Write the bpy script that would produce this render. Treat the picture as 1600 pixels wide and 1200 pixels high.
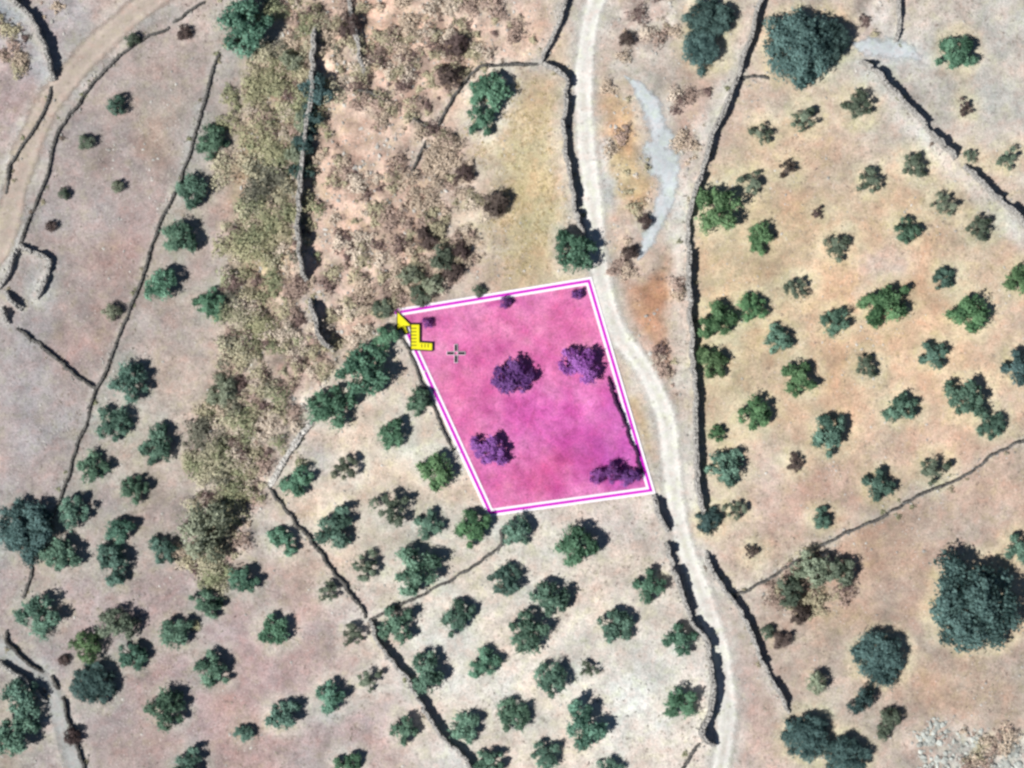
import bpy, math, random
import numpy as np
from mathutils import Vector

# ------------------------------------------------------------------ clear
for o in list(bpy.data.objects):
    bpy.data.objects.remove(o)
S = bpy.context.scene
COL = S.collection
R = random.Random(7)
NR = np.random.RandomState(7)

# ------------------------------------------------------------------ camera
H = 300.0                 # camera height in metres
PPM = 12.0                # photograph pixels (1600 wide) per metre on the ground
cam = bpy.data.cameras.new('camera')
cam.sensor_width = 36.0
cam.lens = 36.0 * H / (1600 / PPM)
cam.clip_start = 1.0
cam.clip_end = 6000.0
camo = bpy.data.objects.new('camera', cam)
camo.location = (0, 0, H)
camo.rotation_euler = (0, 0, 0)
COL.objects.link(camo)
S.camera = camo

# ------------------------------------------------------------------ world, sun, exposure
SUN_EL = math.radians(50)
SHADOW_AZ = math.radians(29)      # shadows fall to the right and a little up
w = bpy.data.worlds.new('World')
S.world = w
w.use_nodes = True
nt = w.node_tree
sky = nt.nodes.new('ShaderNodeTexSky')
sky.sky_type = 'NISHITA'
sky.sun_disc = False
sky.altitude = 1500
sky.air_density = .8
sky.dust_density = .3
sky.sun_elevation = SUN_EL
sky.sun_rotation = math.atan2(-math.cos(SHADOW_AZ), -math.sin(SHADOW_AZ))
nt.nodes['Background'].inputs['Strength'].default_value = 0.05
nt.links.new(sky.outputs['Color'], nt.nodes['Background'].inputs['Color'])

sun = bpy.data.lights.new('sun', 'SUN')
sun.energy = 5.0
sun.angle = math.radians(0.5)
sun.color = (1.0, 0.975, 0.94)
suno = bpy.data.objects.new('sun', sun)
sd = Vector((math.cos(SUN_EL) * math.cos(SHADOW_AZ), math.cos(SUN_EL) * math.sin(SHADOW_AZ), -math.sin(SUN_EL)))
suno.rotation_euler = sd.to_track_quat('-Z', 'Y').to_euler()
suno.location = (-60, -20, 80)
COL.objects.link(suno)

S.view_settings.view_transform = 'Standard'
S.view_settings.look = 'None'
S.view_settings.exposure = 0.25
S.view_settings.gamma = 1.0
S.view_settings.use_curve_mapping = False
S.render.engine = 'CYCLES'
S.cycles.pixel_filter_type = 'BLACKMAN_HARRIS'
S.cycles.filter_width = 2.8
S.cycles.max_bounces = 3
S.cycles.transparent_max_bounces = 8

# ------------------------------------------------------------------ small maths
K = 1.40                   # photograph value reached by a surface of albedo 1 under this sun

def lin(c):
    out = []
    for v in c:
        v = v / 255.0
        out.append(v / 12.92 if v <= 0.04045 else ((v + 0.055) / 1.055) ** 2.4)
    return out

def rich(c, q=1.45):
    y = .3 * c[0] + .59 * c[1] + .11 * c[2]
    return [max(0, y + (v - y) * q) for v in c]

def alb(c):
    return [min(0.85, v / K) for v in lin(c)]

_tab = {}
def vnoise(x, y, scale, seed):
    if seed not in _tab:
        _tab[seed] = np.random.RandomState(seed).rand(256, 256)
    t = _tab[seed]
    x = np.asarray(x, float) / scale + 1000.37
    y = np.asarray(y, float) / scale + 1000.71
    xi = np.floor(x).astype(int); yi = np.floor(y).astype(int)
    fx = x - xi; fy = y - yi
    fx = fx * fx * (3 - 2 * fx); fy = fy * fy * (3 - 2 * fy)
    a = t[xi & 255, yi & 255]; b = t[(xi + 1) & 255, yi & 255]
    c = t[xi & 255, (yi + 1) & 255]; d = t[(xi + 1) & 255, (yi + 1) & 255]
    return (a * (1 - fx) + b * fx) * (1 - fy) + (c * (1 - fx) + d * fx) * fy

def fbm(x, y, scale, seed, octs=4, gain=0.5):
    s = 0; a = 1; n = 0
    for k in range(octs):
        s = s + a * vnoise(x, y, scale / 2 ** k, seed + k)
        n += a; a *= gain
    return s / n

def sstep(a, b, x):
    t = np.clip((x - a) / (b - a), 0, 1)
    return t * t * (3 - 2 * t)

def poly_sd(px, py, poly):
    """signed distance (inside positive) to a polygon, in photo pixels"""
    px = np.asarray(px, float); py = np.asarray(py, float)
    d = np.full(px.shape, 1e9); ins = np.zeros(px.shape, bool)
    n = len(poly)
    for i in range(n):
        x0, y0 = poly[i]; x1, y1 = poly[(i + 1) % n]
        ex, ey = x1 - x0, y1 - y0
        t = np.clip(((px - x0) * ex + (py - y0) * ey) / (ex * ex + ey * ey + 1e-9), 0, 1)
        d = np.minimum(d, np.hypot(px - x0 - t * ex, py - y0 - t * ey))
        cond = ((y0 > py) != (y1 > py)) & (px < (x1 - x0) * (py - y0) / (y1 - y0 + 1e-12) + x0)
        ins ^= cond
    return np.where(ins, d, -d)

def line_d(px, py, pts):
    px = np.asarray(px, float); py = np.asarray(py, float)
    d = np.full(px.shape, 1e9)
    for (x0, y0), (x1, y1) in zip(pts[:-1], pts[1:]):
        ex, ey = x1 - x0, y1 - y0
        t = np.clip(((px - x0) * ex + (py - y0) * ey) / (ex * ex + ey * ey + 1e-9), 0, 1)
        d = np.minimum(d, np.hypot(px - x0 - t * ex, py - y0 - t * ey))
    return d

# ------------------------------------------------------------------ plan of the place (drawn in photo pixels, turned to metres)
SCRUB = [
    [(455, -40), (760, -40), (742, 70), (715, 135), (690, 190), (735, 255), (760, 320), (740, 400), (700, 440),
     (625, 482), (600, 520), (560, 555), (520, 600), (487, 655), (440, 720), (400, 790), (385, 850), (330, 895),
     (290, 880), (290, 800), (318, 740), (325, 660), (312, 610), (340, 575), (372, 540), (352, 470), (358, 400),
     (368, 330), (372, 260), (385, 190), (405, 120), (440, 60)],
    [(960, 330), (1020, 330), (1000, 410), (975, 440), (945, 430)],
    [(1215, 880), (1260, 855), (1320, 858), (1345, 890), (1300, 930), (1265, 980), (1215, 975), (1200, 930)],
    [(1420, 1150), (1470, 1130), (1560, 1150), (1640, 1160), (1640, 1240), (1430, 1240)],
    [(950, -30), (1080, -30), (1060, 60), (1000, 100), (965, 70)],
    [(-40, -40), (20, 15), (55, 60), (40, 110), (-40, 130)],
    [(45, -40), (130, -40), (135, 35), (75, 60)],
    [(1330, -30), (1400, -30), (1396, 60), (1345, 55)],
    [(955, 130), (1000, 165), (1022, 230), (1026, 310), (1000, 345), (950, 325), (945, 220)],
    [(965, 440), (1005, 410), (1055, 385), (1062, 520), (1066, 640), (1040, 600), (990, 530)],
    [(745, -20), (850, -20), (838, 85), (770, 95), (735, 115)],
    [(1050, 130), (1110, 130), (1090, 240), (1060, 320), (1056, 220)],
]

def p2px(x, y, z=0.0):
    f = H / (H - z)
    return x * PPM * f + 800, 600 - y * PPM * f

def scrub_mask(px, py):
    m = np.zeros(np.shape(px))
    wob = (fbm(px, py, 40, 31, 3) - .5) * 46
    for k, p in enumerate(SCRUB):
        m = np.maximum(m, sstep(-14, 16, poly_sd(px, py, p) + wob) * (1.0 if k == 0 else (.7 if k < 8 else .42)))
    return m

PARCEL = [(622, 488), (920, 439), (1017, 766), (766, 801)]

def hgt(x, y):
    x = np.asarray(x, float); y = np.asarray(y, float)
    far = sstep(70, 300, np.hypot(x, y))
    z = 1.5 * (fbm(x, y, 45, 11, 2) - .5) + .35 * (fbm(x, y, 12, 15, 2) - .5)
    z = z + far * 22 * (fbm(x, y, 420, 21, 3) - .45)
    px, py = p2px(x, y)
    m = scrub_mask(px, py)
    quiet = sstep(-42, -14, poly_sd(px, py, PARCEL))
    for nm, mt, pts, hw, lb in PATHS:
        m = m * sstep(hw + 2, hw + 18, line_d(px, py, pts))
    z = z + m * (1 - quiet) * (1.25 * (fbm(x, y, 2.6, 17, 3, .6) - .5) + .5 * (fbm(x, y, 7, 27, 2) - .5))
    return z

def h1(x, y):
    return float(hgt(np.array([x]), np.array([y]))[0])

def W(px, py, dz=0.0):
    """photo pixel -> point on the terrain (dz: height above ground at which the pixel is met)"""
    z = 0
    for _ in range(3):
        f = (H - z) / H
        x = (px - 800) / PPM * f; y = (600 - py) / PPM * f
        z = h1(x, y) + dz
    return x, y, z - dz

def Wv(px, py):
    px = np.asarray(px, float); py = np.asarray(py, float)
    z = np.zeros(px.shape)
    for _ in range(2):
        f = (H - z) / H
        x = (px - 800) / PPM * f; y = (600 - py) / PPM * f
        z = hgt(x, y)
    return x, y, z

def resample(pts, step):
    """Catmull-Rom through photo-pixel points, resampled at `step` pixels"""
    P = [np.array(p, float) for p in pts]
    P = [2 * P[0] - P[1]] + P + [2 * P[-1] - P[-2]]
    out = []
    for i in range(1, len(P) - 2):
        n = max(2, int(np.hypot(*(P[i + 1] - P[i])) / step) + 1)
        for k in range(n):
            t = k / n
            out.append(.5 * (2 * P[i] + (P[i + 1] - P[i - 1]) * t + (2 * P[i - 1] - 5 * P[i] + 4 * P[i + 1] - P[i + 2]) * t * t
                             + (3 * P[i] - P[i - 1] - 3 * P[i + 1] + P[i + 2]) * t ** 3))
    out.append(P[-2])
    return np.array(out)

# ------------------------------------------------------------------ object helpers
def mesh_np(name, verts, faces, colors=None, smooth=False, mat=None):
    me = bpy.data.meshes.new(name)
    if isinstance(faces, np.ndarray):
        v = np.ascontiguousarray(verts, np.float32); n = len(faces); k = faces.shape[1]
        me.vertices.add(len(v)); me.vertices.foreach_set('co', v.ravel())
        me.loops.add(n * k); me.loops.foreach_set('vertex_index', faces.astype(np.int32).ravel())
        me.polygons.add(n); me.polygons.foreach_set('loop_start', np.arange(0, n * k, k, dtype=np.int32))
        me.update(calc_edges=True)
    else:
        me.from_pydata([tuple(v) for v in verts], [], [tuple(f) for f in faces])
    if colors is not None:
        a = me.color_attributes.new('tint', 'FLOAT_COLOR', 'POINT')
        c = np.ones((len(verts), 4), np.float32); c[:, :3] = colors
        a.data.foreach_set('color', c.ravel())
    me.polygons.foreach_set('use_smooth', np.full(len(me.polygons), smooth))
    if mat:
        me.materials.append(mat)
    me.update()
    return me

def link(name, me, parent=None, loc=None):
    o = bpy.data.objects.new(name, me)
    COL.objects.link(o)
    if parent: o.parent = parent
    if loc is not None: o.location = loc
    return o

def tag(o, label=None, cat=None, group=None, kind=None):
    if label: o['label'] = label
    if cat: o['category'] = cat
    if group: o['group'] = group
    if kind: o['kind'] = kind
    return o

# ------------------------------------------------------------------ materials
def newmat(name):
    m = bpy.data.materials.new(name); m.use_nodes = True
    n = m.node_tree; n.nodes.clear()
    out = n.nodes.new('ShaderNodeOutputMaterial')
    return m, n, out

def N(n, t, **kw):
    x = n.nodes.new(t)
    for k, v in kw.items():
        setattr(x, k, v)
    return x

def noise(n, scale, detail=4, rough=.6, coord=None, dist=0):
    x = N(n, 'ShaderNodeTexNoise')
    x.inputs['Scale'].default_value = scale
    x.inputs['Detail'].default_value = detail
    x.inputs['Roughness'].default_value = rough
    x.inputs['Distortion'].default_value = dist
    if coord: n.links.new(coord, x.inputs['Vector'])
    return x.outputs['Fac']

def ramp(n, fac, stops):
    r = N(n, 'ShaderNodeValToRGB')
    e = r.color_ramp.elements
    while len(e) < len(stops): e.new(.5)
    for i, (p, c) in enumerate(stops):
        e[i].position = p
        e[i].color = (c[0], c[1], c[2], 1) if hasattr(c, '__len__') else (c, c, c, 1)
    n.links.new(fac, r.inputs['Fac'])
    return r.outputs['Color']

def mixc(n, fac, a, b, mode='MIX'):
    m = N(n, 'ShaderNodeMix', data_type='RGBA', blend_type=mode)
    for sock, v in ((m.inputs[0], fac), (m.inputs[6], a), (m.inputs[7], b)):
        if isinstance(v, (int, float)): sock.default_value = v
        elif isinstance(v, (list, tuple)): sock.default_value = (v[0], v[1], v[2], 1)
        else: n.links.new(v, sock)
    return m.outputs[2]

def mth(n, op, a, b=None, clamp=False):
    m = N(n, 'ShaderNodeMath', operation=op, use_clamp=clamp)
    for i, v in enumerate((a, b)):
        if v is None: continue
        if isinstance(v, (int, float)): m.inputs[i].default_value = v
        else: n.links.new(v, m.inputs[i])
    return m.outputs[0]

def soil_detail(n, base, co, strength=1.0, peb=1.0):
    """fine mottling, pebbles and dry stalks over a base colour; returns colour and bump height"""
    big = noise(n, .22, 3, .65, co)
    mid = noise(n, .95, 4, .72, co, .4)
    fine = noise(n, 4.2, 2, .75, co)
    c = mixc(n, 1.0, base, ramp(n, big, [(.3, .84), (.7, 1.13)]), 'MULTIPLY')
    c = mixc(n, .85 * strength, c, ramp(n, mid, [(.28, .70), (.5, .99), (.74, 1.22)]), 'MULTIPLY')
    c = mixc(n, .8 * strength, c, ramp(n, fine, [(.28, .62), (.48, 1.0), (.72, 1.32)]), 'MULTIPLY')
    hue = noise(n, .55, 3, .75, co)
    c = mixc(n, .9, c, ramp(n, hue, [(.32, (1.07, .95, .92)), (.5, (1, 1, 1)), (.68, (1.0, 1.03, .90))]), 'MULTIPLY')
    # pebbles: sparse pale stones, and sparse dark tufts
    v = N(n, 'ShaderNodeTexVoronoi', feature='F1'); v.inputs['Scale'].default_value = 2.1
    n.links.new(co, v.inputs['Vector'])
    sel = ramp(n, N_sep(n, v.outputs['Color']), [(.80, 0), (.82, 1)])
    dot = mth(n, 'MULTIPLY', ramp(n, v.outputs['Distance'], [(.16, 1), (.30, 0)]), sel)
    c = mixc(n, mth(n, 'MULTIPLY', dot, .45 * peb), c, [.62, .56, .52])
    v2 = N(n, 'ShaderNodeTexVoronoi', feature='F1'); v2.inputs['Scale'].default_value = 1.3
    n.links.new(co, v2.inputs['Vector'])
    sel2 = ramp(n, N_sep(n, v2.outputs['Color']), [(.78, 0), (.80, 1)])
    dot2 = mth(n, 'MULTIPLY', ramp(n, v2.outputs['Distance'], [(.10, 1), (.34, 0)]), sel2)
    c = mixc(n, mth(n, 'MULTIPLY', dot2, .42 * peb), c, [.13, .10, .075])
    hh = mth(n, 'ADD', mth(n, 'MULTIPLY', mid, .35), mth(n, 'MULTIPLY', fine, .18))
    hh = mth(n, 'ADD', hh, mth(n, 'MULTIPLY', dot, .10))
    return c, hh

def N_sep(n, col):
    s = N(n, 'ShaderNodeSeparateColor'); n.links.new(col, s.inputs[0])
    return s.outputs[0]

def diffuse_out(n, out, col, hgt_sock=None, dist=.35, rough=1.0, strength=.8):
    b = N(n, 'ShaderNodeBsdfPrincipled')
    b.inputs['Roughness'].default_value = rough
    b.inputs['Specular IOR Level'].default_value = .12
    if isinstance(col, (list, tuple)): b.inputs['Base Color'].default_value = (*col, 1)
    else: n.links.new(col, b.inputs['Base Color'])
    if hgt_sock is not None:
        bp = N(n, 'ShaderNodeBump'); bp.inputs['Distance'].default_value = dist; bp.inputs['Strength'].default_value = strength
        n.links.new(hgt_sock, bp.inputs['Height']); n.links.new(bp.outputs['Normal'], b.inputs['Normal'])
    if out is not None: n.links.new(b.outputs[0], out.inputs[0])
    return b

def obj_co(n):
    t = N(n, 'ShaderNodeTexCoord')
    return t.outputs['Object']

def mat_ground():
    m, n, out = newmat('dry_soil')
    a = N(n, 'ShaderNodeAttribute', attribute_name='tint')
    c, hh = soil_detail(n, a.outputs['Color'], obj_co(n))
    diffuse_out(n, out, c, hh)
    return m

def mat_road(name, col, rut, soft=.42, edge=.95, esc=1.7):
    m, n, out = newmat(name)
    co = obj_co(n)
    uv = N(n, 'ShaderNodeAttribute', attribute_name='tint')       # r: across (0 edge .. 1 middle)  g: signed across
    sp = N(n, 'ShaderNodeSeparateColor'); n.links.new(uv.outputs['Color'], sp.inputs[0])
    c, hh = soil_detail(n, mixc(n, 0, list(col), list(col)), co, .55)
    if rut:
        pat = noise(n, .35, 4, .7, co)
        g = ramp(n, sp.outputs[1], [(.10, .90), (.27, 1.05), (.43, .93), (.57, .93), (.73, 1.05), (.90, .90)])
        c = mixc(n, 1.0, c, g, 'MULTIPLY')
        c = mixc(n, mth(n, 'MULTIPLY', ramp(n, pat, [(.45, 0), (.66, .38)]), ramp(n, sp.outputs[0], [(.75, 0), (.95, 1)])), c, alb((186, 176, 156)))
    b = diffuse_out(n, None, c, hh, .15)
    tr = N(n, 'ShaderNodeBsdfTransparent')
    mx = N(n, 'ShaderNodeMixShader')
    e = mth(n, 'ADD', sp.outputs[0], mth(n, 'MULTIPLY', mth(n, 'SUBTRACT', noise(n, esc, 6, .75, co), .5), edge))
    n.links.new(ramp(n, e, [(.06, 0), (soft, 1)]), mx.inputs[0])
    n.links.new(tr.outputs[0], mx.inputs[1]); n.links.new(b.outputs[0], mx.inputs[2])
    n.links.new(mx.outputs[0], out.inputs[0])
    return m

def mat_leaf(name, dark, light, trans=.25):
    m, n, out = newmat(name)
    a = N(n, 'ShaderNodeAttribute', attribute_name='tint')
    s = N_sep(n, a.outputs['Color'])
    oi = N(n, 'ShaderNodeObjectInfo')
    c = ramp(n, s, [(0, dark), (1, light)])
    hs = N(n, 'ShaderNodeHueSaturation')
    n.links.new(c, hs.inputs['Color'])
    n.links.new(mth(n, 'ADD', mth(n, 'MULTIPLY', oi.outputs['Random'], .05), .475), hs.inputs['Hue'])
    r2 = mth(n, 'FRACT', mth(n, 'MULTIPLY', oi.outputs['Random'], 7.31))
    n.links.new(mth(n, 'ADD', mth(n, 'MULTIPLY', r2, .45), .80), hs.inputs['Value'])
    b = diffuse_out(n, None, hs.outputs['Color'], rough=.75)
    t = N(n, 'ShaderNodeBsdfTranslucent'); n.links.new(hs.outputs['Color'], t.inputs['Color'])
    mx = N(n, 'ShaderNodeMixShader'); mx.inputs[0].default_value = trans
    n.links.new(b.outputs[0], mx.inputs[1]); n.links.new(t.outputs[0], mx.inputs[2])
    n.links.new(mx.outputs[0], out.inputs[0])
    return m

def mat_tint(name, mul=(1, 1, 1), nscale=3.0):
    m, n, out = newmat(name)
    a = N(n, 'ShaderNodeAttribute', attribute_name='tint')
    c = mixc(n, 1.0, a.outputs['Color'], list(mul), 'MULTIPLY')
    f = noise(n, nscale, 4, .7, obj_co(n))
    c = mixc(n, .8, c, ramp(n, f, [(.3, .7), (.7, 1.25)]), 'MULTIPLY')
    diffuse_out(n, out, c, f, .08)
    return m

def mat_bark():
    m, n, out = newmat('olive_bark')
    f = noise(n, 6, 5, .7, obj_co(n), .5)
    diffuse_out(n, out, ramp(n, f, [(.3, (.07, .055, .045)), (.7, (.22, .19, .16))]), f, .1)
    return m

def mat_flat(name, col, var=.06):
    m, n, out = newmat(name)
    f = noise(n, 1.5, 3, .6, obj_co(n))
    c = mixc(n, 1.0, list(col), ramp(n, f, [(.3, 1 - var), (.7, 1 + var)]), 'MULTIPLY')
    diffuse_out(n, out, c, rough=.9)
    return m

def mat_pink():
    m, n, out = newmat('pink_parcel_ground')
    co = obj_co(n)
    a = N(n, 'ShaderNodeAttribute', attribute_name='tint')
    c, hh = soil_detail(n, a.outputs['Color'], co, 1.0, .06)
    diffuse_out(n, out, c, hh, .2)
    return m

M = dict(
    ground=mat_ground(),
    road=mat_road('pale_dirt_road', alb((241, 239, 232)), True, .55),
    path=mat_road('pale_gravel_path', alb((210, 217, 220)), False, .55, 2.1, .7),
    lane=mat_road('grey_footpath', alb((182, 184, 182)), False, .7),
    track=mat_road('dusty_track', alb((198, 184, 172)), True),
    olive=mat_leaf('olive_leaves', (.038, .080, .058), (.245, .405, .300)),
    bright=mat_leaf('green_leaves', (.036, .090, .058), (.240, .440, .305)),
    dark=mat_leaf('dark_evergreen_leaves', (.018, .042, .042), (.170, .280, .262)),
    pale=mat_leaf('grey_green_scrub_leaves', (.150, .180, .120), (.500, .560, .410)),
    brown=mat_leaf('dry_brown_twigs', (.055, .040, .038), (.220, .170, .150)),
    lime=mat_leaf('yellow_green_leaves', (.034, .088, .040), (.250, .430, .215)),
    thin=mat_leaf('sparse_olive_leaves', (.060, .090, .062), (.280, .335, .245)),
    purple=mat_leaf('purple_leaves', (.140, .034, .195), (.440, .180, .530)),
    bark=mat_bark(),
    stone=mat_tint('dry_stone', nscale=5),
    rock=mat_tint('pale_rock', nscale=3),
    scrub=mat_tint('dry_scrub', nscale=2),
    pink=mat_pink(),
    white=mat_flat('white_band', (.80, .76, .80)),
    magenta=mat_flat('magenta_band', (.52, .008, .47)),
    yellow=mat_flat('yellow_paint', (.72, .66, .02)),
    black=mat_flat('black_paint', (.012, .012, .014)),
)

# ------------------------------------------------------------------ plan: walls and roads (photo pixels)
WALLS = [
 # polylines, wall height, thickness, label
 ([[(0, -14), (30, 8), (55, 38), (72, 78), (85, 126)]], 1.15, .6, 'tall curved dry stone wall in the top left corner'),
 ([[(82, 138), (65, 185), (35, 230), (15, 265), (10, 300)]], .45, .45, 'low stone wall on the left side of the dusty track below the curved wall'),
 ([[(318, 5), (298, 18), (272, 36)], [(262, 44), (225, 62), (205, 74), (176, 98), (150, 124), (122, 162), (100, 190), (85, 225), (75, 270), (60, 312), (45, 345), (31, 380)]], .42, .45,
  'low broken stone wall following the right side of the dusty track'),
 ([[(26, 392), (15, 425), (-2, 452)], [(31, 384), (70, 401), (79, 413), (70, 440), (58, 468)]], .75, .5, 'stone wall round the small pen at the left edge'),
 ([[(10, 456), (18, 470), (34, 482)], [(4, 484), (15, 504)]], .9, .6, 'short ruined stone wall pieces just below the small pen'),
 ([[(28, 514), (65, 540), (100, 570), (130, 597), (148, 607)]], .6, .5, 'stone wall slanting from the pen down to the long left wall'),
 ([[(340, 84), (333, 115), (322, 150), (305, 205), (297, 240), (285, 275), (268, 315), (250, 350), (235, 395), (225, 430), (214, 458), (202, 488), (180, 540), (165, 580), (150, 612), (140, 645), (120, 695), (108, 740), (90, 790), (76, 822)], [(52, 880), (42, 918), (38, 935)]], .38, .4,
  'long low stone wall running down the whole left olive field'),
 ([[(10, 988), (12, 1003), (35, 1030), (65, 1050)], [(80, 1057), (91, 1077)], [(98, 1090), (107, 1122), (122, 1170), (132, 1205)]], .6, .5,
  'stone wall on the right side of the bottom left path'),
 ([[(-4, 1033), (30, 1055), (50, 1075), (74, 1094)]], .75, .5, 'stone wall on the left side of the bottom left path'),
 ([[(487, 658), (470, 680), (445, 715), (421, 760)]], .45, .75, 'pale broad topped wall running down from the green clump to a corner'),
 ([[(421, 762), (455, 808), (490, 850), (520, 890), (545, 925), (572, 962)]], .5, .5, 'thin upper stretch of the slanting wall below the pale wall corner'),
 ([[(579, 972), (590, 1000), (605, 1022), (640, 1065), (665, 1110), (690, 1150), (725, 1183), (742, 1205)]], .95, .55, 'dark lower stretch of the slanting wall reaching the bottom edge'),
 ([[(781, 828), (782, 850), (760, 868), (730, 890), (690, 915), (640, 938), (600, 957), (580, 968)]], .4, .4, 'thin curved wall dropping left from the pink parcel\'s lowest corner'),
 ([[(889, -14), (870, 45), (850, 85), (843, 100)]], .8, .5, 'stone wall left of the road at the top edge'),
 ([[(846, 101), (865, 108), (885, 130), (883, 165), (880, 190), (885, 245), (895, 300), (903, 345), (912, 366)]], 1.05, .55, 'dark wall between the yellow field and the pale road'),
 ([[(838, 101), (790, 101), (748, 108), (718, 138), (698, 168), (682, 198)], [(664, 222), (646, 265)]], .5, .45, 'thin wall bounding the yellow field on its top and left'),
 ([[(1191, -14), (1175, 50), (1160, 90), (1157, 115)]], 1.1, .6, 'upper stretch of the long right wall beside the dark tree'),
 ([[(1155, 118), (1140, 150), (1120, 195), (1105, 240), (1090, 285), (1078, 330), (1075, 400), (1077, 470), (1080, 520), (1082, 560), (1085, 600), (1088, 650), (1088, 710), (1092, 770), (1099, 802)]],
  1.1, .6, 'long dark stone wall dividing the road strip from the right olive grove'),
 ([[(1160, 121), (1180, 119), (1200, 122)]], .45, .4, 'short thin wall joining the long right wall to the big round tree'),
 ([[(1347, 97), (1372, 115), (1385, 135), (1430, 180), (1470, 225), (1491, 246)], [(1508, 262), (1540, 295), (1570, 322), (1615, 366)]], 1.15, .6, 'dark slanting wall across the top right corner'),
 ([[(1406, -14), (1404, 30), (1400, 62)]], .7, .5, 'short upright wall at the top edge of the top right corner'),
 ([[(1612, 685), (1560, 705), (1525, 731), (1498, 747), (1470, 760), (1430, 775), (1390, 800), (1345, 822), (1290, 850), (1240, 880), (1200, 905), (1160, 925), (1146, 936)]], .5, .45,
  'thin slanting wall closing the lower side of the right olive grove'),
 ([[(1102, 862), (1115, 895), (1135, 925), (1150, 945), (1170, 980), (1180, 1010), (1195, 1040), (1215, 1080), (1231, 1110)]], .9, .5, 'stone wall right of the road in the lower right, ending at dark bushes'),
 ([[(950, 590), (960, 625), (982, 680), (1003, 735)]], .6, .45, 'stone wall just inside the right side of the pink parcel'),
 ([[(1021, 775), (1030, 803), (1043, 829)]], 1.1, .6, 'short wall piece below the right corner of the pink parcel'),
 ([[(1041, 848), (1055, 900), (1070, 940), (1085, 975), (1100, 995), (1108, 1030), (1112, 1075), (1108, 1110), (1095, 1146), (1117, 1163)]], 1.3, .7, 'thick dark wall curving along the left side of the lower road'),
 ([[(1090, 1165), (1062, 1208)]], .45, .4, 'thin wall stub at the bottom edge left of the road'),
 ([[(545, -10), (553, 45), (562, 82), (569, 116)]], .8, .6, 'terrace wall in the scrub at the top edge'),
 ([[(553, 140), (585, 150), (612, 163)], [(640, 182), (671, 203)]], .55, .5, 'short crooked terrace wall in the middle of the upper scrub'),
 ([[(492, 45), (490, 100), (487, 150), (478, 210), (475, 260), (470, 300), (468, 350), (470, 400), (478, 437)], [(485, 470), (492, 495), (500, 525), (521, 547)]], 1.55, .65,
  'tall dark terrace wall running down through the scrub'),
 ([[(628, 532), (643, 560), (663, 606), (685, 655), (706, 703)]], .35, .3, 'thin wall hugging the left side of the pink parcel'),
]
ROAD = [(945, -60), (935, -10), (921, 40), (913, 100), (912, 150), (915, 200), (918, 250), (925, 310), (932, 380), (938, 430), (948, 470), (966, 520),
        (997, 562), (1022, 604), (1040, 650), (1047, 700), (1053, 760), (1061, 820), (1078, 880), (1098, 930), (1117, 990), (1130, 1050), (1136, 1110), (1132, 1160), (1122, 1215), (1112, 1270)]
PATHS = [
 # (name, material, points, half width px)
 ('dirt_road', 'road', ROAD, 23, 'pale dirt road'),
 ('gravel_path', 'path', [(975, 118), (1002, 140), (1020, 168), (1024, 192), (1032, 215), (1028, 236), (1040, 262), (1046, 292), (1034, 330), (1020, 362), (996, 408)], 24, None),
 ('dusty_track', 'track', [(290, -40), (245, -5), (200, 28), (150, 74), (110, 120), (72, 168), (48, 218), (30, 275), (14, 340), (-8, 420)], 25, None),
 ('footpath', 'lane', [(-40, 985), (5, 1015), (45, 1047), (78, 1080), (95, 1122), (112, 1175), (128, 1230)], 21, None),
 ('gravel_path', 'path', [(1332, 68), (1372, 74), (1408, 78), (1440, 92)], 22, None),
]
# bare pale earth worn along some walls: points, half width, colour, strength
PALE = [
 ([(944, 226), (943, 250), (945, 285), (947, 322)], 12, (190, 192, 190), .85),
 ([(1362, 122), (1400, 168), (1440, 212), (1478, 252), (1520, 294), (1560, 334), (1620, 392)], 18, (226, 220, 212), .85),
 ([(-20, 2), (20, 18), (48, 48), (64, 90), (78, 134)], 14, (180, 184, 188), .8),
 ([(1130, 140), (1105, 190), (1088, 240), (1070, 290), (1062, 340), (1062, 420), (1064, 520), (1070, 600), (1074, 700), (1080, 780)], 15, (218, 213, 205), .75),
 ([(1290, 90), (1330, 62), (1372, 74), (1440, 92)], 26, (222, 218, 212), .7),
 ([(578, 985), (600, 1030), (640, 1085), (680, 1150), (720, 1200)], 10, (222, 214, 208), .6),
 ([(870, 140), (868, 190), (870, 250), (882, 320)], 10, (222, 206, 184), .6),
 ([(350, 90), (345, 150), (330, 180), (310, 260), (270, 350), (240, 430), (200, 540), (170, 620), (140, 700), (110, 790)], 22, (176, 172, 168), .6),
 ([(1040, 880), (1060, 960), (1090, 1020), (1096, 1080), (1088, 1130)], 14, (226, 218, 210), .6),
 ([(1150, 925), (1240, 872), (1345, 815), (1430, 768), (1525, 722)], 12, (218, 206, 190), .5),
 ([(1400, 420), (1360, 440), (1345, 460)], 12, (224, 212, 200), .6),
]
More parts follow.
